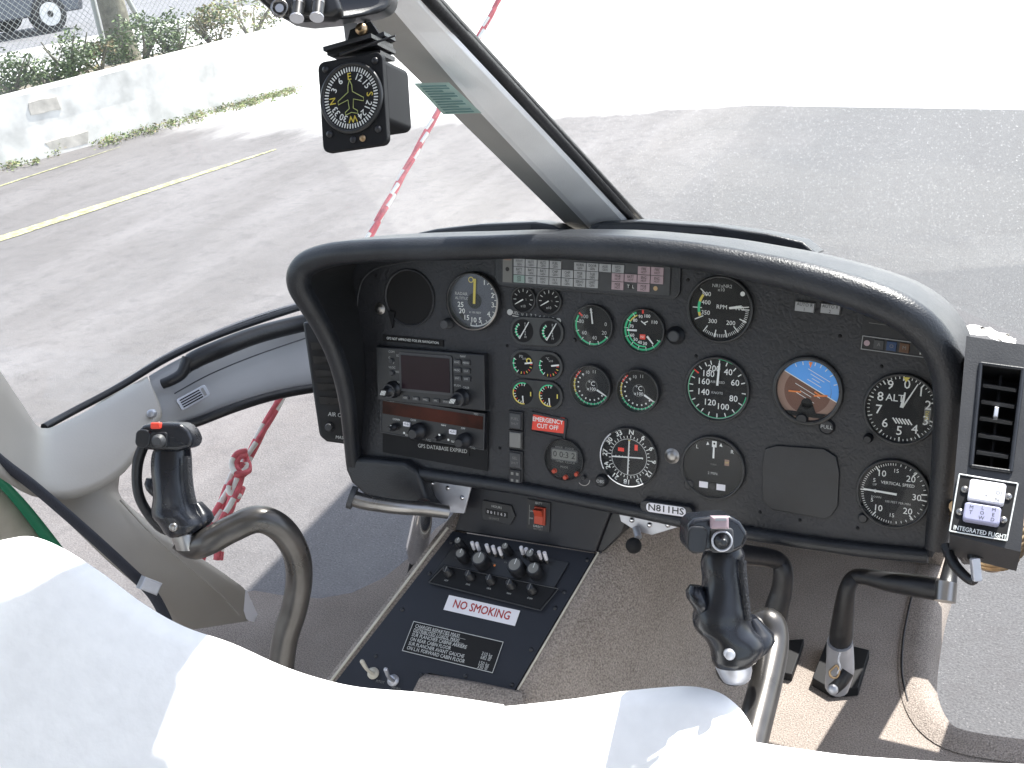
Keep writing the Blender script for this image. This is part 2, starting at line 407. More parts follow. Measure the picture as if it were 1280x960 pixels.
# --- padded hood: swept round the panel edge
st = [(441, 582, .012, .010), (438, 545, .022, .011), (434, 505, .035, .012), (427, 470, .05, .013), (417, 440, .065, .013), (404, 412, .08, .014), (388, 385, .10, .015), (375, 362, .115, .016), (373, 345, .12, .0165), (381, 331, .12, .0165), (400, 322, .12, .0165), (430, 316, .12, .016), (500, 312, .115, .0155), (584, 310, .11, .0155), (662, 308, .10, .0155), (767, 310, .10, .016), (860, 319, .10, .0165), (930, 331, .10, .017), (1000, 346, .10, .018), (1065, 365, .10, .019), (1115, 384, .10, .0195), (1152, 408, .095, .0195), (1177, 440, .085, .019), (1187, 480, .072, .018), (1186, 530, .06, .017), (1181, 590, .047, .0155), (1174, 650, .035, .014), (1169, 686, .028, .012)]
C0 = [pan(x, y, p) for x, y, p, r in st]
def smooth_path(P, R, sub):
    Q, RR = [], []
    for i in range(len(P) - 1):
        a, b_, c, d = P[max(i - 1, 0)], P[i], P[i + 1], P[min(i + 2, len(P) - 1)]
        for j in range(sub):
            t = j / sub; Q.append(.5 * ((2 * b_) + (c - a) * t + (2 * a - 5 * b_ + 4 * c - d) * t * t + (3 * b_ - a - 3 * c + d) * t ** 3)); RR.append(R[i] * (1 - t) + R[i + 1] * t)
    Q.append(P[-1]); RR.append(R[-1]); return Q, RR
C1, RR = smooth_path(C0, [(s[3], s[2]) if False else s[3] for s in st], 5)
_, PP = smooth_path(C0, [s[2] for s in st], 5)
outer, inner = [], []
cen = V((0, 0, 0))
for c in C1: cen += c / len(C1)
for i, c in enumerate(C1):
    t = (C1[min(i + 1, len(C1) - 1)] - C1[max(i - 1, 0)]); t -= PN * t.dot(PN); t.normalize()
    o = PN.cross(t).normalized()
    if o.dot(c - cen) < 0: o = -o
    r = RR[i]; p = PP[i]
    inner.append([c - PN * (p - .001) - o * r * .6, c - PN * (p * .5) - o * r * .9, c - PN * r * .5 - o * r])
    ring = [c - PN * r * .5 - o * r]
    for k in range(9):
        a = math.radians(-10 + 200 * k / 8); a2 = math.radians(180) - a
        ring.append(c + o * (-r * math.cos(math.radians(200 * k / 8 - 10))) + PN * (r * math.sin(math.radians(200 * k / 8 - 10))))
    up = max(0, o.z)
    ring += [c + o * r * 1.0 - PN * (p * .5), c + o * r * 1.02 - PN * (p * .8), c + o * r * .95 - PN * (p + .03 + .02 * up) - V((0, 0, .006 * up))]
    ring += [c + o * r * (.2) - PN * (p + .035 + .02 * up), c - PN * (p + .002) - o * r * .2]
    outer.append(ring)
pts = []
for i in range(0, len(C1), 3):
    t = (C1[min(i + 1, len(C1) - 1)] - C1[max(i - 1, 0)]); t -= PN * t.dot(PN); t.normalize(); o = PN.cross(t).normalized()
    if o.dot(C1[i] - cen) < 0: o = -o
    q = PFI @ (C1[i] - PN * PP[i] + o * RR[i] * .25); pts.append((q.x, q.y))
pts += [pl(*p) for p in [(1165, 697), (1050, 684), (900, 660), (700, 619), (640, 608), (520, 590)]]
bm_ = B(PF); bm_.prism(pts, -.03, 0, 'panel_leather'); bm_.build('panel_face', panel)
b = B(); b.tube([pan(x, y, .0005) for x, y in ((450, 566), (448, 480), (446, 400), (449, 362), (458, 344), (475, 334), (505, 328), (545, 324))], .0011, 'plastic_grey', k=6); b.build('panel_edge_bead', panel)
b = B(); b.loft(outer, 'hood', closed=False, cap=False)
hood = b.build('hood', panel)
b = B(); b.loft(inner, 'hood_inner', closed=False, cap=False)
b.build('hood_lining', hood)
# glareshield deck between the hood and the windscreen, and its two demister ridges
deck = [pan(x, y, h) for x, y, h in ((470, 306, -.02), (560, 303, -.02), (700, 299, -.02), (860, 307, -.02), (980, 326, -.02), (1080, 350, -.02), (1090, 352, -.11), (1010, 330, -.13), (880, 300, -.15), (720, 292, -.16), (560, 296, -.14), (480, 302, -.10))]
b = B(); b.slab(deck, V((0, 0, -.012)), 'hood'); b.build('glareshield', hood, label=None)
def ridge(px, h, th, top):
    b = B(PF); P = [(V((PFI @ pan(x, y, -h)).to_2d().to_tuple()) if False else (PFI @ pan(x, y, -h)).to_tuple()[:2]) for x, y in px]
    b.prism(P, -h - th, -h, 'hood')
    o = b.build('demister_ridge', hood, bevel=.004)
    b = B(PF); Q = [(PFI @ pan(x, y, -h)).to_tuple()[:2] for x, y in top]
    b.poly(Q, -h + .001, 'plastic_grey'); b.build('demister_slot', o)
ridge([(513, 300), (522, 291), (545, 286), (600, 280), (668, 277), (690, 281), (712, 293), (712, 300)], .10, .045, [(530, 296), (536, 291), (600, 284), (664, 281), (664, 287), (600, 291)])
ridge([(733, 292), (737, 281), (752, 277), (800, 276), (890, 282), (960, 292), (1003, 302), (1022, 318), (1000, 322), (860, 306)], .11, .05, [(742, 290), (750, 281), (800, 280), (885, 286), (893, 292), (800, 289)])

# --- gauges
def bezel(b, R, z0=.0004, h=.006, wide=1.07, m='bezel'):
    b.lathe(0, 0, [(R * wide, z0), (R * wide, h * .7), (R * (wide - .02), h), (R * 1.0, h), (R * .985, h - .001), (R * .97, .0016)], m, 56, cap=False)
def gauge(name, px, py, D, draw, face='face', needles=(), knobs=(), wide=1.07, h=.006, label=None, glassy=True, fscale=1., bez='bezel'):
    fr = pf(px, py); R = D / 2
    b = B(fr); bezel(b, R, wide=wide, h=h, m=bez); g = b.build(name, panel)
    b = B(fr); b.disc(0, 0, R * .985, .0014, face, 56); draw(b, R); b.build('dial', g)
    for k, (a, r0, r1, w0, w1, m) in enumerate(needles):
        b = B(fr); b.needle(0, 0, a, r0 * R, r1 * R, w0 * R, w1 * R, .0026 + k * .0012, m, .0008); b.build('needle', g)
    for kx, ky, kr, kh, txt in knobs:
        b = B(pf(kx, ky)); knob(b, 0, 0, kr, kh, 'plastic')
        if txt: b.text(txt, 0, 0, kr * .7, kh + .0002, 'offwhite')
        b.build('knob', g)
    if glassy:
        b = B(fr); b.disc(0, 0, R * .99, h - .0012, 'gauge_glass', 56); b.build('cover_glass', g)
    return g
def knob(b, x, y, r, h, m, k=20, z0=.0004):
    b.lathe(x, y, [(r * 1.05, z0), (r * 1.05, h * .25), (r * .92, h * .3), (r * .88, h * .92), (r * .75, h)], m, k)
T0 = .0017
def nums(b, R, items, size, m='white', sx=1, bold=0):
    for s, a, r in items:
        a = math.radians(a); b.text(s, r * R * math.sin(a), r * R * math.cos(a), size, T0, m, sx=sx, bold=bold)
def ticks(b, R, a0, a1, n, r0, r1, w, m='white'):
    for i in range(n + 1): b.tick(0, 0, r0 * R, r1 * R, a0 + (a1 - a0) * i / n, w, T0, m)

def d_asi(b, R):
    nums(b, R, [('40', 30, .66), ('60', 66, .62), ('80', 116, .60), ('100', 160, .60), ('120', 206, .52), ('140', 252, .48), ('160', 293, .50), ('180', 325, .56), ('200', 348, .66)], .0112, bold=.012)
    for i, a in enumerate([2, 18, 38, 54, 72, 94, 118, 140, 160, 178, 196, 212, 226, 242, 260, 275, 291, 318, 332, 344]): b.tick(0, 0, .80 * R, .93 * R, a, .0013, T0, 'white')
    b.tick(0, 0, .78 * R, .97 * R, 306, .0018, T0 + .0001, 'red')
    b.arc(0, 0, .935 * R, .975 * R, 100, 306, T0, 'green'); b.arc(0, 0, .95 * R, .975 * R, 0, 28, T0, 'green'); b.arc(0, 0, .955 * R, .972 * R, 112, 300, T0 + .0001, 'offwhite')
    b.text('AIRSPEED', 0, .22 * R, .0045, T0, 'offwhite'); b.text('KNOTS', 0, -.13 * R, .0045, T0, 'offwhite')
gauge('airspeed_indicator', 897, 486, .0795, d_asi, needles=((3, .12, .84, .07, .06, 'white'),))
def d_rpm(b, R):
    b.text('NR1xNR2', .02 * R, .72 * R, .006, T0, 'offwhite'); b.text('x10', 0, .60 * R, .006, T0, 'offwhite'); b.text('RPM', .04 * R, .06 * R, .0075, T0, 'white')
    nums(b, R, [('500', 313, .64), ('400', 290, .50), ('350', 252, .50), ('300', 210, .47), ('200', 140, .55), ('100', 84, .60)], .0078)
    for a in (312, 270, 245): b.tick(0, 0, .60 * R, .90 * R, a, .0012, T0, 'white')
    ticks(b, R, 88, 215, 32, .80, .90, .0007); ticks(b, R, 88, 215, 5, .68, .92, .0013)
    b.arc(0, 0, .66 * R, .74 * R, 248, 306, T0, 'yellow'); b.arc(0, 0, .66 * R, .74 * R, 258, 286, T0 + .0001, 'green')
    b.disc(.68 * R, .52 * R, .003, T0, 'white', 12)
gauge('rotor_rpm_gauge', 901, 386, .0795, d_rpm, needles=((82, .30, .92, .05, .03, 'white'), (78, .3, .7, .05, .05, 'white')))
def d_alt(b, R):
    nums(b, R, [('9', 332, .76), ('0', 8, .74), ('1', 42, .74), ('2', 76, .74), ('3', 112, .74), ('4', 144, .70), ('5', 181, .66), ('6', 222, .64), ('7', 262, .64), ('8', 296, .68)], .0155, bold=.01)
    ticks(b, R, 0, 360, 50, .89, .96, .0009)
    for i in range(10): b.tick(0, 0, .84 * R, .97 * R, i * 36, .0015, T0 + .0001, 'white')
    b.text('ALT', -.20 * R, .30 * R, .012, T0, 'white', bold=.01)
    for i in range(6): b.rect(-.16 * R + i * .085 * R, -.36 * R, .0016, .20 * R, T0, 'white', .65)
    b.rect(.72 * R, -.10 * R, .013 * .55, .020, T0, 'dim'); b.text('2992', .72 * R, -.10 * R, .0055, T0 + .0002, 'yellow', PI / 2)
    b.poly([(-.03 * R, .95 * R), (.17 * R, .95 * R), (.07 * R, .80 * R)], T0 + .0002, 'yellow')
gauge('altimeter', 1127, 511, .0812, d_alt, needles=((27, .06, .88, .05, .025, 'white'), (8, .06, .52, .10, .04, 'white')), knobs=((1086, 547, .0055, .012, ''),))
def d_vsi(b, R):
    nums(b, R, [('10', 326, .68), ('20', 42, .68), ('30', 93, .66), ('20', 138, .66), ('10', 218, .66)], .011, bold=.01)
    nums(b, R, [('15', 2, .70), ('15', 180, .68), ('5', 300, .66), ('5', 244, .66), ('0', 270, .52)], .0068)
    ticks(b, R, 180, 360, 40, .86, .93, .0008); ticks(b, R, 0, 75, 8, .86, .93, .0008); ticks(b, R, 105, 180, 8, .86, .93, .0008)
    for a in (324, 40, 84, 96, 140, 216, 270): b.tick(0, 0, .78 * R, .95 * R, a, .0015, T0 + .0001, 'white')
    b.text('VERTICAL SPEED', .10 * R, .30 * R, .0052, T0, 'white'); b.text('100 FEET PER MIN', .14 * R, -.27 * R, .0038, T0, 'offwhite'); b.text('UP', -.55 * R, .2 * R, .004, T0, 'offwhite'); b.text('DOWN', -.48 * R, -.18 * R, .0035, T0, 'offwhite')
gauge('vertical_speed_indicator', 1117, 616.5, .0805, d_vsi, needles=((272, -.10, .86, .065, .05, 'white'),), knobs=((1079, 647, .006, .005, ''),))
def d_tc(b, R):
    nums(b, R, [('L', 318, .84), ('R', 45, .84)], .007)
    b.rect(0, .78 * R, .006, .008, T0, 'white'); b.disc(0, .80 * R, .0014, T0 + .0002, 'face', 12)
    for s in (-1, 1): b.poly([(s * .17 * R, .74 * R), (s * .27 * R, .72 * R), (s * .22 * R, .84 * R)], T0, 'white')
    b.text('2 MIN.', 0, -.20 * R, .005, T0, 'offwhite'); b.text('TURN', 0, .1 * R, .003, T0, 'dim'); b.rect(.44 * R, .22 * R, .006, .008, T0, 'earth_light'); b.text('OFF', .44 * R, .22 * R, .003, T0 + .0002, 'yellow')
    b.rbox(0, -.62 * R, .034, .0095, .003, .0015, .0022, 'deep'); b.box(-.29 * R, -.61 * R, .0115, .008, .0022, .0028, 'label_white'); b.box(.29 * R, -.62 * R, .0115, .008, .0022, .0028, 'label_white'); b.disc(.0, -.63 * R, .0042, .003, 'ink', 16)
gauge('turn_indicator', 892, 584, .0795, d_tc, needles=((0, .32, .76, .06, .05, 'white'),), knobs=((862, 605, .007, .005, ''),))
def halfdisc(b, R, ang, off, z, m, k=40):
    """part of the disc above the line at signed distance off along the normal turned by ang"""
    a0 = math.acos(max(-1, min(1, off))); n = math.radians(90) + ang
    b.poly([(R * math.cos(n - a0 + 2 * a0 * i / k), R * math.sin(n - a0 + 2 * a0 * i / k)) for i in range(k + 1)], z, m)
def d_att(b, R):
    halfdisc(b, R * .985, math.radians(-27), .16, T0, 'skyblue')
    b.disc(0, -.02 * R, R * .74, T0 + .0001, 'earth', 40)
    halfdisc(b, R * .73, math.radians(-27), .24, T0 + .0002, 'skyblue')
    a = math.radians(-27); c, s = math.cos(a), math.sin(a)
    def loc(x, y): return (x * c - y * s, x * s + y * c)
    x, y = loc(0, .17 * R); b.rect(x, y, 1.9 * R, .0011, T0 + .0003, 'white', a)
    for k, (w, dy) in enumerate(((.50, .32), (.28, .42), (.50, .52), (.8, .62))): x, y = loc(.05 * R, dy * R); b.rect(x, y, w * R, .0007, T0 + .0003, 'white', a)
    for w, dy in ((.9, .0), (.4, -.12), (.75, -.24)): x, y = loc(.0, dy * R); b.rect(x, y, w * R, .0007, T0 + .0003, 'white', a)
    for q in (-40, -25, -12, 0, 12, 25, 40, 60): b.tick(0, 0, .84 * R, .95 * R, q + 12, .001, T0 + .0003, 'white')
    b.poly([(-.02 * R, .93 * R), (.10 * R, .93 * R), (.04 * R, .74 * R)], T0 + .0004, 'orange')
    b.box(-.40 * R, -.06 * R, .40 * R, .0018, T0 + .0006, T0 + .0014, 'orange'); b.box(.42 * R, -.12 * R, .42 * R, .0018, T0 + .0006, T0 + .0014, 'orange', rot=.1); b.box(.33 * R, -.07 * R, .25 * R, .0016, T0 + .0006, T0 + .0013, 'orange', rot=-.5)
    b.disc(0, -.42 * R, .007, T0 + .0006, 'face', 20); b.poly([(-.007, -.42 * R), (.007, -.42 * R), (.013, -.78 * R), (-.013, -.78 * R)], T0 + .0006, 'face')
    b.poly([(-.66 * R, -.70 * R), (.66 * R, -.70 * R), (.45 * R, -.86 * R), (-.45 * R, -.86 * R)], T0 + .0007, 'matte')
gauge('attitude_indicator', 1010, 488, .0765, d_att, face='earth_light', knobs=((1003, 523, .0075, .006, ''), (1034, 533, .0095, .004, 'PULL')), wide=1.13)
def d_vor(b, R):
    b.disc(0, 0, R * .97, T0, 'matte', 48)
    b.arc(0, 0, .62 * R, .64 * R, 0, 360, T0 + .0001, 'offwhite', 60)
    for i in range(36): b.tick(0, 0, .66 * R, (.74 if i % 3 else .79) * R, i * 10 + 3, .0009, T0 + .0001, 'white')
    for s, a in (('6', 33), ('N', 3), ('33', 333), ('30', 303), ('27', 273), ('24', 243), ('21', 213), ('18', 183), ('15', 153), ('12', 123), ('9', 93), ('6', 63)):
        r = math.radians(a); b.text(s, .87 * R * math.sin(r), .87 * R * math.cos(r), .0098, T0 + .0001, 'white', -r, bold=.05)
    b.rect(-.30 * R, .23 * R, .0085, .005, T0 + .0001, 'red'); b.rect(.24 * R, .36 * R, .0045, .008, T0 + .0001, 'red')
    for i in range(-4, 5):
        if i: b.disc(0, i * .12 * R, .0007, T0 + .0001, 'white', 8); b.disc(i * .12 * R, 0, .0007, T0 + .0001, 'white', 8)
    b.poly([(-.06 * R, .60 * R), (.04 * R, .60 * R), (-.01 * R, .52 * R)], T0 + .0002, 'yellow')
g = gauge('course_deviation_indicator', 787, 571, .0785, d_vor, wide=1.05, knobs=((753, 600, .0085, .008, 'OBS'),))
for vert in (1, 0):
    b = B(pf(787, 571)); b.box(.01 * .0 if vert else -.002, .0, .0016 if vert else .044, .046 if vert else .0016, .003 + vert * .001, .0038 + vert * .001, 'white', rot=math.radians(-1 if vert else 4)); b.build('needle', g)
b = B(pf(787, 571)); b.arc(0, 0, .0385, .0400, 145, 225, .0065, 'chrome', 20); b.arc(0, 0, .0385, .0400, 240, 320, .0065, 'chrome', 20); b.build('bezel_ring', g)
def d_rad(b, R):
    b.arc(0, 0, .88 * R, .93 * R, 40, 190, T0, 'white')
    nums(b, R, [('1', 30, .78), ('2', 72, .76), ('3', 98, .74), ('4', 128, .72), ('5', 162, .72), ('10', 184, .70), ('15', 208, .72), ('20', 232, .66), ('25', 253, .60)], .010, bold=.02)
    ticks(b, R, 40, 190, 10, .80, .92, .001)
    b.text('RADAR', -.55 * R, .22 * R, .0062, T0, 'offwhite'); b.text('ALTITUDE', -.48 * R, .06 * R, .0055, T0, 'offwhite'); b.text('X 100 FEET', .02 * R, -.42 * R, .004, T0, 'offwhite')
    b.disc(-.15 * R, .75 * R, .0042, T0, 'yellow', 20); b.disc(-.15 * R, .75 * R, .0030, T0 + .0002, 'face_radar', 20)
    b.disc(.0, 0, .011, T0 + .0004, 'matte', 24); b.poly([(-.62 * R, -.55 * R), (-.50 * R, -.42 * R), (-.38 * R, -.78 * R)], T0 + .0002, 'matte')
g = gauge('radar_altimeter', 594, 376, .0775, d_rad, face='face_radar', needles=((2, -.1, .80, .09, .10, 'compass_yellow'),), wide=1.06, h=.009)
b = B(pf(594, 376)); b.lathe(0, 0, [(.0405, .0075), (.0405, .0100), (.0385, .0104)], 'steel', 48, cap=False); b.build('bezel_ring', g)
b = B(pf(561, 404)); knob(b, 0, 0, .0075, .014, 'plastic_grey'); b.build('knob', g)

def d_small(a0, a1, lab, red=0):
    def f(b, R):
        b.arc(0, 0, .86 * R, .93 * R, a0, a1, T0, 'green'); ticks(b, R, a0, a1 + 60, 10, .74, .9, .0009)
        b.arc(0, 0, .86 * R, .93 * R, a1 + 2, a1 + 22, T0, 'yellow' if red != 2 else 'red'); b.tick(0, 0, .70 * R, .95 * R, a1 + 24, .0014, T0, 'red')
        for i in range(8): a = math.radians(a0 + i * (a1 + 40 - a0) / 7); b.text(str(i + 2), .60 * R * math.sin(a), .60 * R * math.cos(a), .0065, T0, 'white')
        for k, t in enumerate(lab): b.text(t, -.02 * R, (.14 - .24 * k) * R, .0075, T0, 'white')
    return f
def d_tq(b, R):
    b.arc(0, 0, .86 * R, .94 * R, 122, 300, T0, 'green'); b.tick(0, 0, .72 * R, .96 * R, 308, .0022, T0, 'red')
    for a in (126, 160, 190, 220, 250, 280): b.tick(0, 0, .78 * R, .96 * R, a, .0012, T0, 'white')
    nums(b, R, [('100', 312, .62), ('80', 285, .64), ('60', 230, .6), ('40', 172, .6), ('20', 118, .66), ('0', 80, .66), ('%', 350, .7)], .0072, 'offwhite')
gauge('torque_gauge', 742, 407, .0545, d_tq, needles=((352, .1, .86, .07, .05, 'white'),), knobs=((718, 425, .003, .003, ''),))
def d_ng(b, R):
    b.arc(0, 0, .86 * R, .95 * R, 116, 335, T0, 'green'); b.arc(0, 0, .72 * R, .78 * R, 170, 300, T0, 'green'); b.tick(0, 0, .80 * R, .98 * R, 356, .0025, T0, 'red'); b.arc(0, 0, .74 * R, .80 * R, 300, 335, T0, 'yellow')
    for a in (120, 145, 170, 195, 220, 248, 275, 300, 325): b.tick(0, 0, .78 * R, .98 * R, a, .001, T0, 'white')
    nums(b, R, [('100', 12, .70), ('90', 345, .66), ('80', 316, .62), ('70', 284, .62), ('60', 244, .62), ('50', 220, .6), ('40', 196, .6), ('30', 172, .62), ('110', 50, .66)], .0060, 'white', bold=.02)
    b.rect(-.04 * R, -.30 * R, .0075, .0065, T0, 'placard_red'); b.text('N1', -.04 * R, -.30 * R, .0045, T0 + .0002, 'white')
    b.rect(-.02 * R, .36 * R, .008, .0014, T0, 'white', -.6); b.rect(.1 * R, .40 * R, .006, .0014, T0, 'white', .5)
gauge('engine_speed_gauge', 805, 413, .0555, d_ng, needles=((268, .32, .80, .09, .07, 'white'), (138, .32, .78, .10, .05, 'white')))
def d_t4(b, R):
    b.arc(0, 0, .86 * R, .93 * R, 118, 245, T0, 'green'); b.arc(0, 0, .86 * R, .93 * R, 245, 290, T0, 'yellow'); b.arc(0, 0, .86 * R, .92 * R, 292, 320, T0, 'red')
    for i in range(11): b.tick(0, 0, .66 * R, .74 * R, 128 + i * 19, .0018, T0, 'white')
    for a in range(120, 320, 12): b.tick(0, 0, .84 * R, .96 * R, a, .0007, T0 + .0001, 'white')
    nums(b, R, [('11', 10, .70), ('10', 340, .68), ('9', 318, .66)], .0062, 'offwhite')
    b.text('°C', 0, .10 * R, .009, T0, 'white'); b.text('x100', 0, -.16 * R, .0065, T0, 'white')
    b.arc(0, 0, .28 * R, .30 * R, 0, 360, T0, 'dim', 30)
gauge('exhaust_temperature_gauge', 740, 482, .0555, d_t4, needles=((118, .34, .88, .09, .05, 'white'),), knobs=((722, 500, .003, .003, ''),), h=.009)
gauge('exhaust_temperature_gauge', 799, 488, .0555, d_t4, needles=((120, .34, .88, .09, .05, 'white'),), knobs=((782, 506, .003, .003, ''),), h=.009)
# clock
def d_clk(b, R):
    b.rbox(0, .22 * R, .040, .017, .002, .0016, .0024, 'plastic_grey'); b.rbox(0, .22 * R, .036, .0135, .0015, .0024, .0028, 'lcd')
    b.text('0 0:3 2', 0, .22 * R, .012, .003, 'ink', bold=.02)
    b.text('HOUR   CLOCK', 0, .56 * R, .004, T0, 'dim'); b.text('TIMER  CLOCK', .05 * R, -.12 * R, .0045, T0, 'dim'); b.text('MODE', 0, -.38 * R, .004, T0, 'dim')
g = gauge('digital_clock', 706, 574, .0575, d_clk, wide=1.03)
for kx, ky in ((694, 588), (708, 596), (722, 592)): b = B(pf(kx, ky)); knob(b, 0, 0, .0034, .006, 'switch_red', 14); b.build('button', g)
b = B(pf(731, 598)); b.arc(0, 0, .0085, .0095, 90, 230, .004, 'steel', 12); knob(b, 0, .002, .003, .006, 'bezel'); b.build('knob', g)

# twin strip gauges
def pair(y, xa, xb, kind, ya, yb):
    o1, o2 = V(pl(xa, ya)), V(pl(xb, yb)); m_ = (o1 + o2) / 2; fr = frame(PF @ V((m_.x, m_.y, 0)), (PF @ V((o2.x, o2.y, 0))) - (PF @ V((o1.x, o1.y, 0))), PV)
    L_ = (o2 - o1).length; b = B(fr)
    R = .0168
    if kind: b.rbox(0, 0, L_ + 2 * R + .006, 2 * R + .006, R + .002, .0004, .0035, 'bezel', bev=.001)
    else: b.lathe(-L_ / 2, 0, [(R + .002, .0004), (R + .002, .0038), (R, .0042), (R * .97, .002)], 'bezel', 32); b.lathe(L_ / 2, 0, [(R + .002, .0004), (R + .002, .0038), (R, .0042), (R * .97, .002)], 'bezel', 32)
    g = b.build('engine_gauge_pair', panel)
    z = .0038 if kind else .0026
    for s in (-1, 1):
        b = B(fr); cx = s * L_ / 2; b.disc(cx, 0, R * .95, z, 'deep', 32); z1 = z + .0002
        if kind == 0:
            for i in range(9): b.tick(cx, 0, R * .62, R * .86, -120 + i * 30, .001, z1, 'offwhite')
            b.text('x10', cx, -.55 * R, .005, z1, 'offwhite'); b.text('% AMP'[:1 + s * 0 + 1], cx + .3 * R, .0, .004, z1, 'dim')
            b.needle(cx, 0, 240, 0, .75 * R, .0018, .001, z1, 'white', .0006)
        elif kind == 1:
            b.arc(cx, 0, .55 * R, .68 * R, 215, 330, z1, 'green')
            for i in range(6): b.tick(cx, 0, R * .50, R * .72, 215 + i * 22, .0009, z1 + .0001, 'white')
            for i in range(6): b.text('%d' % (i * 2), cx + .22 * R, (.6 - i * .22) * R, .0042, z1, 'offwhite')
            b.needle(cx - .3 * R, -.65 * R, 32, 0, 1.65 * R, .0016, .0011, z1 + .0002, 'white', .0006)
        elif kind == 2:
            b.arc(cx, 0, .80 * R, .90 * R, 215, 300, z1, 'green')
            for i in range(6): b.tick(cx, 0, R * .66, R * .86, 90 + i * 20, .001, z1, 'yellow' if i % 2 else 'red')
            for i in range(4): b.tick(cx, 0, R * .66, R * .92, 215 + i * 27, .0009, z1 + .0001, 'white')
            b.text('PSI' if s < 0 else '°C', cx - .15 * R, .58 * R, .005, z1, 'offwhite'); b.text('x10', cx + .15 * R, .42 * R, .004, z1, 'offwhite')
            b.needle(cx, 0, 80, 0.2 * R, .9 * R, .0022, .0022, z1 + .0002, 'white', .0006)
            if s < 0: b.arc(cx + .55 * R, .28 * R, .14 * R, .24 * R, 0, 360, z1 + .0002, 'yellow', 14)
        else:
            b.arc(cx, 0, .82 * R, .92 * R, 290, 380, z1, 'green'); b.arc(cx, 0, .82 * R, .92 * R, 170, 290, z1, 'yellow')
            for i in range(12): b.tick(cx, 0, R * .64, R * .84, 175 + i * 18, .0009, z1 + .0001, 'white' if i % 3 else 'red')
            b.needle(cx, -.2 * R, 175, 0, .6 * R, .0018, .0012, z1 + .0002, 'white', .0006); b.rect(cx + .72 * R, 0, .0016, .006, z1, 'yellow')
        b.build('dial', g)
pair(0, 655, 687, 0, 374, 376); pair(0, 655, 689, 1, 413, 415); pair(0, 655, 688, 2, 454, 457); pair(0, 655, 688, 3, 491, 494)
b = B(frame(pan(668, 395), PU * 1.0 - PV * .07, PV)); b.text('OXXXXXXXXXXO'[:0] + 'FUEL  0  1  2  3  4  5  6  7  8', 0, 0, .0062, .0008, 'offwhite', bold=.02); b.rect(0, -.0042, .066, .0012, .0008, 'offwhite'); b.disc(-.037, 0, .0042, .0008, 'offwhite', 14); b.disc(.0365, -.001, .0036, .0008, 'offwhite', 14)
b.build('fuel_scale', panel)

# annunciator
b = B(frame(pan(731, 343), pan(836, 350) - pan(627, 336), PV)); W = plen((627, 336), (836, 350)); H = plen((731, 326), (731, 362))
b.rbox(0, 0.002, W + .026, H + .014, .012, .0004, .004, 'hood', bev=.002); an = b.build('warning_light_panel', panel)
b = B(b.fr); b.rbox(0, 0, W, H, .002, .004, .0062, 'plastic_grey'); b.build('bezel', an)
an_fr = b.fr
cells = [('AAAAxAAAAxPP', ['PITOT', 'ALT1', 'ALT2', 'FUEL', '', 'HORN', 'DOOR', 'AUX', 'HYD', '', 'FIRE', 'FIRE']), ('AAAAAAAxPPPP', ['BATT', 'BAT1', 'BAT2', 'CHIP', 'CHIP', 'MGB', 'TGB', '', 'MGB', 'BATT', 'ENG', 'ENG']), ('GAAAAAAxPxPx', ['ICE', 'INV1', 'INV2', 'FILT', 'FILT', 'SERVO', 'LIMIT', '', 'MGB', '', 'MGB', ''])]
cw = (W - .026) / 12; chh = (H - .005) / 3; x0 = -W / 2 + .018
b = B(an_fr); b.rect(-W / 2 + .0085, 0, .014, H - .004, .0064, 'dim'); b.disc(-W / 2 + .0085, .001, .003, .0066, 'ink', 14); b.rect(-W / 2 + .0085, H * .38, .011, .003, .0066, 'earth_light'); b.build('test_panel', an)
for j, (row, lab) in enumerate(cells):
    for i, (k, t) in enumerate(zip(row, lab)):
        if k == 'x': continue
        cx = x0 + (i + .5) * cw; cy = H / 2 - .0025 - (j + .5) * chh
        b = B(an_fr); m = {'A': 'annun_white', 'P': 'annun_pink', 'G': 'annun_green'}[k]
        b.box(cx, cy, cw * .93, chh * .92, .0062, .0078, m); b.text(t, cx, cy + chh * .16, .0050, .0081, 'ink', sx=.75); b.text({'A': 'GEN', 'P': 'HOT', 'G': 'OFF'}[k], cx, cy - chh * .22, .0045, .0081, 'ink', sx=.8)
        b.build('warning_light', an)
b = B(an_fr); cx = x0 + 9.5 * cw; cy = H / 2 - .0025 - 2.5 * chh; b.disc(cx, cy, .0035, .0068, 'ink', 12); b.text('T  L', cx, cy, .006, .0069, 'white'); b.disc(x0 + 11.4 * cw, cy, .003, .0068, 'brass', 12); b.build('test_switch', an)

# placards
def placard(name, x0, y0, x1, y1, hpx, lines, m, ink, size, z=.0008, border=None, sx=1, th=.0012, bold=0, lab=None):
    A, Z = pan(x0, y0), pan(x1, y1); c = (A + Z) / 2; fr = frame(c, Z - A, PV); w = (Z - A).length; h = hpx
    b = B(fr); b.box(0, 0, w, h, .0003, z + th, m)
    if border: b.frame_(0, 0, w, h, .0008, z + th + .0002, border)
    for i, t in enumerate(lines): b.text(t, 0, ((len(lines) - 1) / 2 - i) * size * 1.0, size, z + th + .0003, ink, sx=sx, bold=bold)
    return b.build(name, panel)
placard('placard', 479, 422, 555, 429, .0095, ['GPS NOT APPROVED FOR IFR NAVIGATION'], 'deep', 'white', .0052, sx=.86)
placard('placard', 522, 556, 588, 564, .012, ['GPS DATABASE EXPIRED'], 'deep', 'offwhite', .0082, sx=.92, z=.0025)
e = placard('emergency_cut_off_placard', 665, 527, 706, 532, .0215, ['EMERGENCY', 'CUT OFF'], 'placard_red', 'white', .0088, sx=.92, bold=.03)
b = B(frame(pan(686, 531), PU - PV * .09, PV)); b.frame_(0, -.001, .054, .030, .003, .0026, 'plastic', .0003); b.build('placard_frame', e)
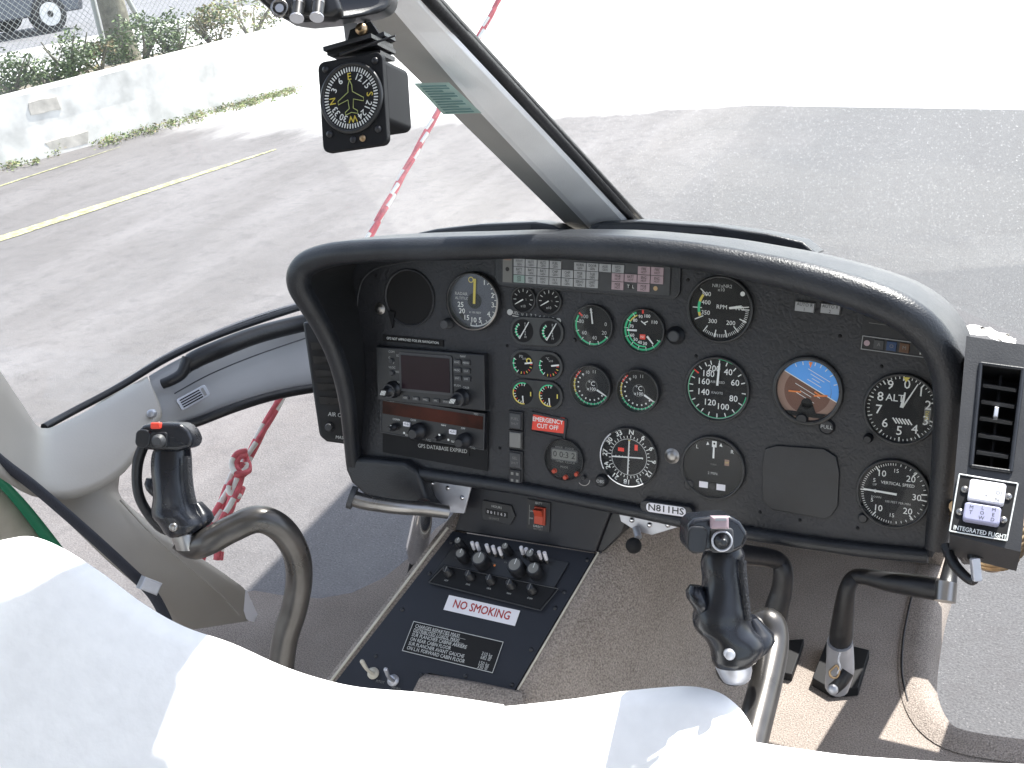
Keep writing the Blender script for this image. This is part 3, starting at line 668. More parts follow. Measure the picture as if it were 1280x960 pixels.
for xa, n in ((994, '1'), (1026, '2')): placard('autopilot_light', xa, 382 + (xa - 994) * .08, xa + 25, 385 + (xa - 994) * .08, .0125, ['AUTO R', n], 'annun_white', 'ink', .0058, border='bezel', th=.003, sx=.9)
# registration plate
A, Z = pan(812, 630), pan(861, 637); b = B(frame((A + Z) / 2 + PN * .009, Z - A, PV)); w = (Z - A).length
b.rbox(0, 0, w + .018, .0155, .007, -.006, .0030, 'hood', bev=.001); rp = b.build('registration_holder', panel)
b = B(b.fr); b.rbox(0, 0, w, .0125, .0055, .003, .0042, 'label_white'); b.text('N811HS', 0, 0, .0125, .0045, 'ink', sx=1.15, bold=.025); b.build('registration_plate', rp)
# marker panel
b = B(frame(pan(1119, 433), pan(1160, 440) - pan(1078, 429), PV)); w = plen((1077, 429), (1161, 440))
b.box(0, .010, w + .004, .042, .0004, .0016, 'plastic'); b.rect(-w * .3, .024, .02, .0006, .0018, 'dim'); mp_ = b.build('marker_beacon_panel', panel)
b = B(b.fr); b.frame_(0, 0, w, .0165, .0008, .0030, 'annun_white', .0016); b.disc(-w * .42, 0, .0035, .003, 'annun_pink', 14)
b.build('trim', mp_)
for k, m in enumerate(('plastic_grey', 'navy', 'orange_dim')):
    if m == 'navy' and m not in MATS: mat('navy', (.02, .05, .13), .4); mat('orange_dim', (.10, .045, .02), .4)
    b = B(frame(pan(1119, 433), pan(1160, 440) - pan(1078, 429), PV)); x = -w * .24 + k * w * .19; b.box(x, 0, w * .15, .011, .0016, .003, m, bev=.0006); b.text('AOM'[k], x, 0, .006, .0033, 'dim'); b.build('marker_light', mp_)
b = B(frame(pan(1119, 433), pan(1160, 440) - pan(1078, 429), PV)); b.text('HI', w * .42, .004, .0055, .003, 'white'); b.text('LO', w * .44, -.003, .0055, .003, 'white'); b.rect(w * .38, 0, .0012, .010, .003, 'white'); b.build('marker_switch', mp_)
# blank cover plate lower right
q = [pl(957, 560), pl(972, 556), pl(1030, 560), pl(1046, 570), pl(1050, 590), pl(1048, 632), pl(1040, 644), pl(1032, 648), pl(965, 636), pl(954, 624), pl(953, 580)]
b = B(PF); b.prism(q, .0004, .0035, 'plastic'); b.build('blanking_plate', panel, bevel=.0012)
# blanked round opening at the upper left, with its cap
b = B(pf(512, 372)); b.lathe(0, 0, [(.042, .0004), (.042, .0022), (.040, .003), (.0385, .0012)], 'panel_leather', 48, cap=False); b.disc(0, 0, .0385, .001, 'deep', 48); b.build('blanked_opening', panel)
b = B(pf(491, 398)); b.prism([(-.006, .012), (.006, .010), (.001, -.014)], .001, .004, 'matte'); b.build('flag', panel)
for (x, y, r, m) in ((475, 386, .0062, 'steel'), (840, 570, .0075, 'steel'), (478, 519, .006, 'plastic_grey')):
    b = B(pf(x, y)); b.lathe(0, 0, [(r * 1.4, .0003), (r * 1.3, .001), (r, .0012), (r * .9, .003), (r * .4, .0042), (.0002, .0044)], m, 20); b.build('fastener', panel)
b = B(pf(845, 419)); b.lathe(0, 0, [(.012, .0003), (.012, .003), (.009, .0035), (.0088, .010), (.007, .011)], 'plastic', 24); b.disc(0, 0, .006, .0112, 'plastic_grey', 20); b.build('dimmer_knob', panel)
for x, y in ((470, 345), (634, 432), (1102, 458), (1050, 420), (870, 445), (950, 640), (625, 560), (640, 595), (860, 350), (760, 365), (1072, 660), (1000, 650)):
    b = B(pf(x, y)); b.lathe(0, 0, [(.0022, .0003), (.0020, .0010), (.0010, .0014)], 'deep', 10); b.build('screw', panel)

# --- column of four push buttons
for k, (y, m, t) in enumerate(((525, 'plastic_grey', 'FUEL'), (549, 'dim', ''), (574, 'plastic_grey', 'SEL'), (595, 'plastic', ''))):
    b = B(pf(646, y)); b.box(0, 0, .0215, .0265, .0004, .004, 'plastic', bev=.001); b.box(0, 0, .0175, .0215, .004, .0065, {'dim': 'blind'}.get(m, m) if 'blind' in MATS else m, bev=.0012)
    if t: b.text(t, 0, .003, .0055, .0068, 'dim'); b.text('SHUT', 0, -.004, .0045, .0068, 'dim')
    elif k == 3:
        for a in (-1, 1):
            for c in (-1, 1): b.rect(a * .004, c * .005, .004, .004, .0068, 'dim')
    b.build('push_button', panel)

# --- GPS navigator
def boxframe(x0, y0, x1, y1): A, Z = pan(x0, y0), pan(x1, y1); return frame((A + Z) / 2, Z - A, PV), (Z - A).length
fr, W = boxframe(476, 465, 611, 477); H = .080
b = B(fr); b.box(0, 0, W, H, .0004, .012, 'plastic', bev=.0015); nav = b.build('gps_navigator', panel)
b = B(fr); sx_, sw, sh = -.005, .080, .049
b.rbox(sx_, .0065, sw + .008, sh + .008, .003, .012, .0138, 'plastic_grey'); b.build('screen_bezel', nav)
b = B(fr); b.box(sx_, .0065, sw, sh, .0138, .0146, 'screen'); b.build('screen', nav)
for j in range(3):
    for i in range(2): b = B(fr); b.rbox(.0475 + i * .0145, .027 - j * .0115, .0115, .0075, .0015, .012, .0145, 'plastic_grey', bev=.0006); b.text(('RNG', 'MENU', 'PROC', 'CLR', 'ENT', 'DIR')[j * 2 + i], .0475 + i * .0145, .027 - j * .0115, .0038, .0149, 'offwhite'); b.build('button', nav)
for i in range(5): b = B(fr); b.rbox(-.040 + i * .017, -.0315, .011, .0055, .0012, .012, .014, 'plastic_grey'); b.text(('CDI', 'OBS', 'MSG', 'FPL', 'VNAV')[i], -.040 + i * .017, -.0315, .0036, .0144, 'offwhite'); b.build('button', nav)
b = B(fr)
for t, x, y in (('COM', -.062, .034), ('VLOC', -.062, .011), ('C', -.066, .025), ('V', -.059, .018), ('NAV', .056, .0355), ('CRSR', .060, -.009), ('PUSH', .046, -.007), ('SQ', -.051, .029), ('VOL', -.052, .005), ('ID', -.052, -.010)): b.text(t, x, y, .0045, .0123, 'offwhite')
b.rect(-.0495, .020, .0022, .014, .0123, 'deep'); b.build('legends', nav)
for x, y in ((-.062, .021), (-.062, .003)): b = B(fr); knob(b, x, y, .0042, .016, 'plastic_grey', z0=.012); b.build('small_knob', nav)
for x, y in ((-.060, -.021), (.054, -.023)):
    b = B(fr); b.lathe(x, y, [(.0125, .012), (.0125, .016), (.0105, .0165), (.0105, .026), (.0095, .027), (.0062, .027), (.0060, .040), (.005, .041)], 'plastic', 28)
    for i in range(4): b.rect(x - .0032 + i * .0021, y, .0011, .0075, .0412, 'white', -.5)
    b.arc(x, y, .0085, .0100, 0, 360, .0272, 'plastic_grey', 24); b.build('concentric_knob', nav)
# --- COM / NAV radio
fr, W = boxframe(481, 517, 610, 538); H = .053
b = B(fr); b.box(0, -.016, W + .004, .086, .0004, .0025, 'matte'); b.build('radio_backing_plate', panel)
b = B(fr); b.box(0, 0, W, H, .0025, .010, 'plastic', bev=.001); rad = b.build('radio', panel)
b = B(fr); b.frame_(0, 0, W, H, .0012, .0112, 'plastic_grey', .010); b.text('COM NAV', -W * .42, .0240, .0040, .0113, 'offwhite'); b.text('TSO', W * .42, .0240, .0040, .0113, 'offwhite'); b.build('trim', rad)
b = B(fr); b.box(0, .0125, W - .006, .019, .010, .0106, 'amber'); b.build('display', rad)
for x, y, r, h in ((-.062, -.014, .0055, .016), (-.019, -.014, .0125, .022), (.016, -.018, .0045, .016), (.057, -.016, .0110, .022)):
    b = B(fr); b.lathe(x, y, [(r, .010), (r, .010 + h * .5), (r * .65, .010 + h * .55), (r * .62, .010 + h), (r * .5, .011 + h)], 'plastic', 24); b.build('tuning_knob' if r > .01 else 'small_knob', rad)
for x in (-.041, .036): b = B(fr); b.rbox(x, -.007, .0115, .0065, .001, .010, .0125, 'label_white'); b.text('<->', x, -.007, .0055, .0128, 'ink'); b.build('transfer_button', rad)
b = B(fr)
for t, x, y in (('COMM', -.060, -.003), ('COM', -.031, .000), ('NAV', .020, .000), ('OFF', .052, .000), ('VOL', -.041, -.024), ('TEST', .037, -.022), ('PULL', -.005, -.026), ('PULL', .068, -.026)): b.text(t, x, y, .0040, .0103, 'white')
for x, y in ((-.063, -.011), (-.040, -.018), (.034, -.017), (.019, -.012)): b.disc(x, y, .0017, .0203, 'white', 10)
b.build('legends', rad)

# ================================================================== CABIN
FZ = .60
cabin = thing('helicopter_cabin', (-.6, .8, FZ), 'carpeted helicopter nose with tan left door post, grey windscreen pillar and curved window frames', 'helicopter')
def fl(px, py, z=FZ): return gnd(px, py, z)
# carpeted floor
edge = [(236, 772), (285, 745), (318, 738), (352, 744), (400, 748), (440, 741), (480, 722), (520, 690), (545, 660), (575, 640)]
P = [fl(*p) for p in edge]
redge = [(1178, 700), (1166, 735), (1158, 770), (1152, 810), (1152, 850), (1160, 885), (1180, 912), (1215, 926), (1300, 938)]
Rr = [fl(*p) for p in redge]
nose_y = max(P[-1].y, Rr[0].y) + .05
poly = [V((-1.45, -.4, FZ)), V((-1.45, P[0].y, FZ))] + P + [V((-.95, nose_y, FZ)), V((-.3, nose_y, FZ))] + Rr + [V((.30, Rr[-1].y, FZ)), V((.30, -.4, FZ))]
b = B()
n = len(poly); tri = tessellate_polygon([[V((p.x, p.y, 0)) for p in poly]])
b.add(poly, [tuple(t) for t in tri], 'carpet', False, True); Q = [p - V((0, 0, .05)) for p in poly]
b.add(Q, [tuple(t)[::-1] for t in tri], 'carpet', False, True); b.add(poly + Q, [(i, (i + 1) % n, (i + 1) % n + n, i + n) for i in range(n)], 'carpet', False, True)
b.build('floor', cabin)
# carpeted rim that rolls up round the right chin window
b = B(); rr = []
RS, _ = smooth_path(Rr, [0] * len(Rr), 4)
for i, p in enumerate(RS):
    t = (RS[min(i + 1, len(RS) - 1)] - RS[max(i - 1, 0)]).normalized(); o = t.cross(V((0, 0, 1))).normalized()
    if o.x < 0 and i < len(RS) * .5: o = -o
    if i >= len(RS) * .5 and o.y < 0: o = -o
    rr.append([p - o * .035 + V((0, 0, .002)), p - o * .012 + V((0, 0, .010)), p + o * .008 + V((0, 0, .010)), p + o * .022 + V((0, 0, -.005)), p + o * .028 + V((0, 0, -.06))])
b.loft(rr, 'carpet', closed=False, cap=False); b.build('window_rim', cabin)
b = B(); b.tube([(p + V((-.030 if i < len(Rr) - 3 else 0, -.01 if i >= len(Rr) - 3 else 0, .003))) for i, p in enumerate(Rr[1:6])], .0022, 'rubber', k=6); b.build('rim_seam', cabin)
# forward wall under the panel (carpeted), rising from the floor
y0 = nose_y - .03
w_ = [V((-1.02, y0 - .10, FZ)), V((-.62, y0, FZ)), V((-.38, y0, FZ)), V((-.20, y0 - .05, FZ)), fl(1175, 712)]
top = [V((-1.00, y0 - .22, .98)), V((-.62, y0 - .12, 1.0)), V((-.38, y0 - .12, 1.0)), V((-.18, y0 - .2, .98)), V((-.10, Rr[0].y - .12, .95))]
b = B(); b.loft([[a + V((0, .04, 0)) for a in w_], w_, top, [a + V((0, .04, 0)) for a in top]], 'carpet', closed=False, cap=False, smooth=True); b.build('forward_bulkhead', cabin)

# outer nose shell below and ahead of the floor (hull), carries the shadow
b = B()
hull = []
for (xs, yy, zt, zb) in ((1.0, -.4, .60, .22), (1.0, .6, .60, .22), (.86, 1.2, .60, .26), (.60, 1.62, .58, .40), (.42, 1.78, .62, .52)):
    hull.append([V((-.6 - xs * .87, yy, zt - .03)), V((-.6 - xs * .6, yy, zb)), V((-.6 + xs * .6, yy, zb)), V((-.6 + xs * .87, yy, zt - .03))])
# centre keel only where no chin window opens
b2 = B(); b2.loft([[V((-.6 - a, y, z)), V((-.6 - a * .8, y, z - .25)), V((-.6 + a * .8, y, z - .25)), V((-.6 + a, y, z))] for a, y, z in ((.85, -.4, .54), (.85, .8, .54), (.30, 1.35, .54), (.30, nose_y + .05, .55), (.2, nose_y + .2, .62))], 'cream', closed=True); b2.build('hull', cabin)

# nose top between windscreen and chin windows, hidden below the glareshield; its side edges are set to shade the carpet
b = B(); ns = []
for y, z, xl, xr in ((1.31, 1.20, -1.0, -.29), (1.36, 1.19, -1.06, -.29), (1.55, 1.12, -1.17, -.29), (1.75, 1.02, -1.25, -.29), (1.90, .93, -1.22, -.29), (1.98, .84, -1.0, -.32), (1.96, .74, -.9, -.36)):
    ns.append([V((xl, y, z - .04)), V((xl + .04, y, z)), V((-.6, y + .02, z + .01)), V((xr - .02, y, z)), V((xr, y, z - .02)), V((xr - .02, y - .02, z - .04)), V((-.6, y - .02, z - .04)), V((xl + .02, y - .02, z - .07))])
for x0_, x1_, y0_, y1_ in ((-.30, .16, 1.33, 1.59), (-.30, .06, 1.76, 1.93), (.0, .16, 1.58, 1.77), (-.165, -.095, 1.58, 1.77), (-.12, .01, 1.585, 1.64)):  # added unseen panels, gaps placed to let sun patches onto the carpet
    zz = lambda y: 1.195 - (y - 1.36) * .45
    q = B(); sk = .02 if x1_ == -.095 else 0; q.slab([V((x0_, y0_, zz(y0_))), V((x1_, y0_, zz(y0_))), V((x1_ + sk, y1_, zz(y1_))), V((x0_ + sk, y1_, zz(y1_)))], V((0, 0, -.02)), 'cream'); q.build('carpet_shade_panel', cabin)
b.loft(ns, 'cream'); b.build('nose_shell', cabin)
b = B(); b.loft([[p + V((0, 0, dz)) + V((0, dy, 0)) for dz, dy in ((-.09, 0), (.07, .02), (.07, .05), (-.09, .03))] for p in (V((-.12, 1.56, 1.06)), V((0, 1.47, 1.05)), V((.14, 1.30, 1.05)), V((.26, 1.06, 1.06)), V((.30, .80, 1.08)))], 'grey_frame', smooth=False); b.build('window_frame', cabin, bevel=.006)
b = B(); b.loft([[V((x, y, z)) for x, y in ((.27, q), (.27, q - .16), (.34, q - .16), (.34, q))] for q, z in ((.80, FZ), (.80, 1.1), (.55, 1.6), (.38, 2.0))], 'tan', smooth=False); b.build('door_post', cabin, bevel=.01)
b = B(); b.loft([[V((x, y, z)) for x, z in ((-1.5, 1.86), (-1.2, 2.0), (-.6, 2.04), (0, 2.0), (.34, 1.86), (.34, 1.90), (0, 2.05), (-.6, 2.09), (-1.2, 2.05), (-1.5, 1.90))] for y in (-.95, 0, .36)], 'cream'); b.build('roof', cabin)
b = B(); b.loft([[V((-1.5, -.95, z)), V((.34, -.95, z)), V((.34, -1.0, z)), V((-1.5, -1.0, z))] for z in (FZ - .05, 1.95)], 'cream', smooth=False); b.build('rear_bulkhead', cabin)
# windscreen centre pillar: four-sided tapering beam
def PIL(px, py, d): return at(px, py, d)
stn = [(-170, .90), (-40, .985), (40, 1.12), (140, 1.28), (240, 1.49), (290, 1.62), (330, 1.72)]
def ln(x0, y0, x1, y1, y): return x0 + (x1 - x0) * (y - y0) / (y1 - y0)
rings = []
for y, d in stn:
    e1 = ln(453, 31, 712, 285, y); e2 = ln(478, 10, 738, 284, y); e3 = ln(525, 0, 780, 272, y); 
    if y < 20: e2 = ln(478, 10, 500, 140, 20) - (20 - y) * .55 - 2 if False else e2
    e2 += max(0, (150 - y)) * .10
    em = e2 + (e3 - e2) * .25
    rings.append([at(e1, y, d + .035), at(e2 - 3, y, d + .003), at(e2 + 5, y, d - .004), at(e3 - 6, y, d + .004), at(e3 + 2, y, d + .012), at(e3 + 2, y, d + .06), at(e1 + 4, y, d + .075)])
b = B()
k = 7
for j, m in enumerate(('pillar_shaded', 'pillar', 'pillar', 'pillar', 'pillar_shaded', 'pillar_shaded', 'pillar_shaded')):
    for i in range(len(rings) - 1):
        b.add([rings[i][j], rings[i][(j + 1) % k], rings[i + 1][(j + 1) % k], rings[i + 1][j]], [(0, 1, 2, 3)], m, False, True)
b.build('windscreen_pillar', cabin)
b = B(); L1 = [(ln(550, 0, 804, 274, y) - 12, y, d + .028) for y, d in stn]
b.tube([at(*p) for p in L1], .0078, 'rubber', k=10, sub=2); b.tube([at(x + 8, y, d + .008) for x, y, d in L1], .0055, 'rubber', k=8, sub=2); b.build('windscreen_seal', cabin)
b = B(); b.slab([at(517, 104, 1.155), at(560, 103, 1.165), at(601, 141, 1.222), at(554, 143, 1.212)], V((.0004, .001, -.0004)), 'sticker')
for i in range(11):
    t = .08 + i * .084; a0 = V((517, 104)).lerp(V((554, 143)), t); a1 = V((560, 103)).lerp(V((601, 141)), t); q0 = a0.lerp(a1, .10); q1 = a0.lerp(a1, .86 - .25 * (i % 3 == 2)); d = 1.152 + t * .057
    b.add([at(q0.x, q0.y, d), at(q1.x, q1.y, d + .008), at(q1.x + 2.0, q1.y + 1.9, d + .009), at(q0.x + 2.0, q0.y + 1.9, d + .001)], [(0, 1, 2, 3)], 'sticker_ink', False, True)
tag(b.build('limitations_placard', cabin), 'see-through green placard of fine print stuck across the pillar')

# left door post and sill mouldings
def slabpx(name, pts, th, m, bevel=.006, par=None, off=None, lab=None):
    b = B(); b.slab([at(*p) for p in pts], off or V((-.8, .25, -.1)).normalized() * th, m)
    return b.build(name, par or cabin, bevel=bevel, seg=4, label=lab)
# curved tan moulding lofted across its width
Lf = [(-90, 330, 1.45), (-40, 400, 1.55), (2, 466, 1.62), (28, 505, 1.70), (52, 535, 1.76), (90, 523, 1.82), (135, 498, 1.88), (184, 470, 1.93)]
Rt = [(-160, 560, 1.25), (-110, 575, 1.32), (-60, 590, 1.40), (-15, 590, 1.50), (40, 620, 1.60), (98, 622, 1.68), (156, 590, 1.76), (203, 519, 1.86)]
def strip(b, A, Z, m, bulge, k=9, th=.05):
    A, _ = smooth_path([V(a) for a in A], [0] * len(A), 4); Z, _ = smooth_path([V(a) for a in Z], [0] * len(Z), 4)
    rings = []
    for a, z in zip(A, Z):
        r = []
        for j in range(k):
            t = j / (k - 1); p = a.lerp(z, t); bl = bulge * (math.sin(PI * t)) ** .5; r.append(at(p.x, p.y, p.z - bl))
        r += [at(z.x, z.y, z.z + th), at(a.x, a.y, a.z + th)]
        rings.append(r)
    b.loft(rings, m, closed=True, cap=True)
b = B(); strip(b, Lf, Rt, 'tan', .022)
post = b.build('door_post', cabin, label='tan moulded door post sweeping down to the carpet')
A2 = [(184, 470, 1.925), (203, 519, 1.90), (178, 538, 1.90), (158, 562, 1.89), (149, 600, 1.88), (152, 622, 1.87), (185, 651, 1.88), (222, 678, 1.90), (255, 700, 1.93), (290, 724, 1.97), (308, 740, 2.0), (319, 775, 2.03)]
Z2 = [(120, 505, 1.92), (104, 560, 1.80), (70, 590, 1.74), (44, 600, 1.72), (24, 590, 1.70), (52, 622, 1.72), (96, 664, 1.76), (133, 700, 1.79), (166, 728, 1.82), (188, 748, 1.85), (205, 768, 1.88), (222, 790, 1.92)]
b = B(); strip(b, A2, Z2, 'tan', .012); b.build('door_post_foot', post)
b = B(); b.slab([at(300, 741, 1.99), at(309, 739, 2.0), at(322, 768, 2.02), (at(318, 777, 2.02)), at(311, 776, 2.01)], V((-.002, -.003, .006)), 'label_white'); b.build('sill_plate', post)
b = B(); b.tube([at(x, y, d) for x, y, d in ((150, 625, 1.845), (190, 668, 1.845), (235, 708, 1.875), (275, 742, 1.925), (300, 770, 1.96))], .0016, 'tan', k=6); b.build('crease', post)
# grey longeron between windscreen and chin window
b = B(); strip(b, [(186, 470, 1.97), (225, 448, 2.0), (275, 428, 2.05), (330, 410, 2.1), (378, 398, 2.13), (430, 388, 2.17)], [(203, 540, 1.95), (240, 529, 1.97), (285, 512, 2.0), (340, 496, 2.05), (390, 487, 2.08), (440, 480, 2.12)], 'grey_frame', .012)
lon = b.build('window_frame', cabin, label='pale grey curved frame between the windscreen and the chin window')
b = B(); b.tube([at(x, y, d) for x, y, d in ((218, 492, 1.94), (262, 468, 1.97), (320, 444, 2.02), (390, 420, 2.07))], .0012, 'plastic_grey', k=6); b.build('seam', lon)
b = B(); b.tube([at(x, y, d) for x, y, d in ((200, 541, 1.95), (245, 528, 1.96), (295, 509, 1.98), (345, 494, 2.02), (400, 484, 2.06), (450, 478, 2.1))], .0085, 'rubber', k=10); b.build('window_seal', lon)
b = B(); b.tube([at(x, y, d) for x, y, d in ((55, 534, 1.80), (90, 515, 1.86), (150, 483, 1.93), (205, 450, 1.98), (260, 424, 2.03), (320, 402, 2.09), (385, 381, 2.15))], .0065, 'rubber', k=8)
b.tube([at(x, y, d) for x, y, d in ((58, 532, 1.82), (150, 480, 1.95), (205, 446, 2.0), (260, 419, 2.05), (320, 396, 2.11), (385, 376, 2.17))], .0035, 'steel', k=8); b.build('windscreen_seal', cabin)
b = B(); b.tube([at(x, y, d) for x, y, d in ((226, 470, 1.96), (240, 452, 1.96), (275, 436, 1.98), (320, 419, 2.03), (370, 406, 2.08), (420, 396, 2.1))], [.006, .016, .0165, .0165, .0165, .0165], 'rubber', k=12); gh = b.build('grab_bar', cabin, label='padded black grab bar along the left windscreen edge')
b = B(); b.tube([at(x, y, d) for x, y, d in ((203, 480, 1.945), (215, 475, 1.945), (228, 466, 1.95), (236, 448, 1.955))], [.009, .0095, .010, .012], 'rubber', k=10); b.build('end_bracket', gh)
# slotted vent in the frame
fr = frame(at(241, 497, 1.945), at(256, 488, 1.955) - at(225, 505, 1.935), at(243, 487, 1.95) - at(238, 507, 1.945))
b = B(fr); b.rbox(0, 0, .056, .022, .004, -.004, .006, 'satin', bev=.001); lt = b.build('door_latch', lon)
b = B(fr)
for i in range(4): b.box(-.004, -.0065 + i * .0043, .038, .0022, .006, .0072, 'deep')
b.box(.020, 0, .004, .014, .006, .010, 'steel'); b.build('slots', lt)
for x, y, d in ((189, 517, 1.835),):
    b = B(frame(at(x, y, d), CX, -CY)); b.lathe(0, 0, [(.007, -.01), (.007, .002), (.0045, .004), (.001, .0042)], 'satin', 14); b.build('screw', post)
# lower left seal, green trim, buckle
b = B()
S = [(-40, 540, 1.50), (2, 577, 1.54), (40, 606, 1.58), (80, 640, 1.63), (122, 677, 1.68), (160, 712, 1.73), (190, 742, 1.77), (208, 775, 1.80), (215, 800, 1.82)]
L_, R_ = [], []
for i, (x, y, d) in enumerate(S):
    p = V((x, y)); q = (V(S[min(i + 1, len(S) - 1)][:2]) - V(S[max(i - 1, 0)][:2])).normalized(); nn = V((-q.y, q.x)); L_.append((*(p + nn * 7), d)); R_.append((*(p - nn * 7), d))
strip(b, L_, R_, 'webbing', .006, k=5, th=.008); b.build('door_seal', cabin)
fr = frame(at(187, 732, 1.72), at(200, 738, 1.73) - at(174, 728, 1.71), -CY)
b = B(fr); b.box(0, 0, .030, .020, -.01, .008, 'satin', bev=.002); b.build('clip', cabin)
b = B(); strip(b, [(-30, 560, 1.75), (0, 592, 1.78), (40, 635, 1.82), (90, 700, 1.88), (120, 750, 1.9)], [(-45, 572, 1.75), (-10, 600, 1.78), (28, 643, 1.82), (72, 705, 1.88), (100, 755, 1.9)], 'green_trim', .004, k=5, th=.02)
dr = b.build('door_edge', cabin, label='dark green edge of the opened left door')
b = B(); strip(b, [(-45, 566, 1.76), (-10, 598, 1.79), (28, 641, 1.83), (74, 706, 1.89)], [(-120, 620, 1.7), (-100, 660, 1.73), (-60, 700, 1.76), (-30, 740, 1.8)], 'cream', .004, k=5, th=.02); b.build('door_panel', dr)
# windscreen panes (left and right of the pillar) and the chin windows
def pane(name, pts, m, lab=None): b = B(); P = [at(*p) for p in pts]; b.slab(P, V((.0005, .004, .001)), m); return b.build(name, cabin, label=lab)
pane('windscreen_pane', [(-200, 420, 1.62), (55, 533, 1.83), (210, 447, 2.03), (385, 380, 2.19), (520, 330, 2.1), (722, 300, 1.75), (600, 150, 1.37), (460, 10, 1.15), (340, -120, 1.0), (60, -300, .92), (-300, -300, 1.0)], 'screen_left')
pane('windscreen_pane', [(800, 290, 1.74), (700, 165, 1.42), (560, 0, 1.14), (400, -200, .95), (900, -420, .85), (1500, -420, .9), (1700, 300, 1.2), (1290, 425, 1.5), (1100, 345, 1.7)], 'screen_right')

# ================================================================== CENTRE CONSOLE
con = thing('centre_console', (-.72, 1.05, FZ), 'dark sloping centre console with radio knobs and a NO SMOKING label between carpeted sides', 'console')
cp = V((-.7, 1.16, .93)); cn = V((0, -.13 - .0, .21)).normalized(); cn = V((0, -.13, .21)).cross(V((1, 0, 0))).cross(V((1, 0, 0))); 
cdir = V((0, .21, .13)).normalized(); cn = V((1, 0, 0)).cross(cdir).normalized()
CF = frame(cp, V((1, 0, 0)), cdir); CFI = CF.inverted()
def cpt(px, py, h=0): return onp(px, py, cp + cn * h, cn)
def cl(px, py): q = CFI @ cpt(px, py); return (q.x, q.y)
b = B(CF); b.prism([cl(*p) for p in ((566, 664), (744, 692), (643, 863), (536, 841), (513, 869), (470, 885), (400, 872), (416, 857))], -.02, 0, 'console'); b.build('console_plate', con)
# upper housing with hour meter and switch, parallel to the instrument panel
up0 = cpt(566, 664); UPn = PN
def upt(px, py, h=0): return onp(px, py, up0 + UPn * h, UPn)
UF = frame(up0, PU, PV); UFI = UF.inverted()
def ul(px, py): q = UFI @ upt(px, py); return (q.x, q.y)
b = B(UF); b.prism([ul(*p) for p in ((567, 664), (581, 618), (590, 598), (768, 630), (758, 655), (744, 692))], -.14, 0, 'console'); uh = b.build('console_housing', con, bevel=.004)
b = B(UF); b.prism([ul(*p) for p in ((744, 690), (758, 652), (766, 634), (786, 640), (776, 668), (752, 692))], -.14, -.004, 'plastic'); b.build('side_panel', uh, bevel=.003)
fr = frame(upt(622, 640), upt(650, 646) - upt(594, 635), PV)
b = B(fr); b.prism([(.030, 0), (.023, .015), (-.023, .015), (-.026, 0), (-.023, -.015), (.023, -.015)], 0, .003, 'plastic', bev=.0008); b.box(0, -.001, .036, .0085, .003, .0034, 'deep')
for i in range(6): b.box(-.014 + i * .0056, -.001, .0042, .0062, .0034, .0037, 'ink'); b.text('001163'[i], -.014 + i * .0056, -.001, .0062, .004, 'label_white')
b.text('HOURS', 0, .0085, .0052, .0034, 'offwhite'); b.text('QUARTZ', -.004, -.010, .0042, .0034, 'dim'); b.build('hour_meter', con)
fr = frame(upt(674, 644), upt(690, 647) - upt(658, 641), PV)
b = B(fr); b.box(0, 0, .036, .044, 0, .0025, 'plastic'); b.text('BATT', 0, .0185, .0045, .0028, 'offwhite'); b.text('DIRECT', 0, -.0165, .0045, .0028, 'offwhite'); b.text('BATTERY', 0, -.0205, .0035, .0028, 'dim'); b.rect(-.0145, -.001, .0008, .030, .0028, 'dim'); b.text('ON', -.011, .005, .0038, .0028, 'offwhite'); b.text('OFF', -.011, -.006, .0036, .0028, 'offwhite'); sw = b.build('battery_switch', con)
b = B(fr); b.box(.003, .001, .017, .026, .0025, .006, 'switch_red', bev=.001); b.add([(-.0035, -.010, .006), (.0095, -.010, .006), (.0095, .012, .006), (-.0035, .012, .006), (-.0035, -.010, .008), (.0095, -.010, .008), (.0095, .001, .0085), (-.0035, .001, .0085), (-.0035, .012, .015), (.0095, .012, .015)], [(0, 1, 5, 4), (4, 5, 6, 7), (7, 6, 9, 8), (8, 9, 2, 3), (0, 4, 7, 8, 3), (1, 2, 9, 6, 5)], 'switch_red'); b.build('rocker', sw)
# audio selector
def cfr(px, py, ax=(0, 0), h=0):
    return frame(cpt(px, py, h), cpt(px + 40, py + 9.2, h) - cpt(px - 40, py - 9.2, h), cdir)
A, Z = cl(552, 695), cl(722, 727)
b = B(CF); q = [cl(*p) for p in ((574, 674), (712, 704), (678, 762), (537, 727))]; b.prism(q, 0, .0035, 'plastic'); aud = b.build('audio_panel', con, bevel=.001)
b = B(CF); q = [cl(*p) for p in ((556, 707), (698, 736), (676, 763), (536, 728))]; b.prism(q, .0035, .0045, 'matte')
for i in range(4): p, r = q[i], q[(i + 1) % 4]; pass
b.build('switch_strip', aud)
b = B(); fp = [cpt(x, y, .005) for x, y in ((556, 707), (698, 736), (676, 763), (536, 728), (556, 707))]
for i in range(4): b.tube([fp[i], fp[i + 1]], .0008, 'plastic_grey', k=6, sub=1)
b.build('strip_frame', aud)
for x, y, r, h in ((582, 696, .0090, .020), (582, 684, .0062, .030), (605, 702, .0125, .020), (638, 688, .0062, .022), (650, 711, .0125, .022), (672, 714, .0110, .018), (671, 700, .0070, .030)):
    fr = cfr(x, y + 4); b = B(fr); b.lathe(0, 0, [(r, .0035), (r, .0035 + h * .8), (r * .9, .0035 + h * .9), (r * .85, .0035 + h)], 'plastic', 24); b.disc(0, 0, r * .7, .0037 + h, 'dim', 20); b.rect(0, r * .4, .001, r * .7, .0039 + h, 'white'); b.build('knob', aud)
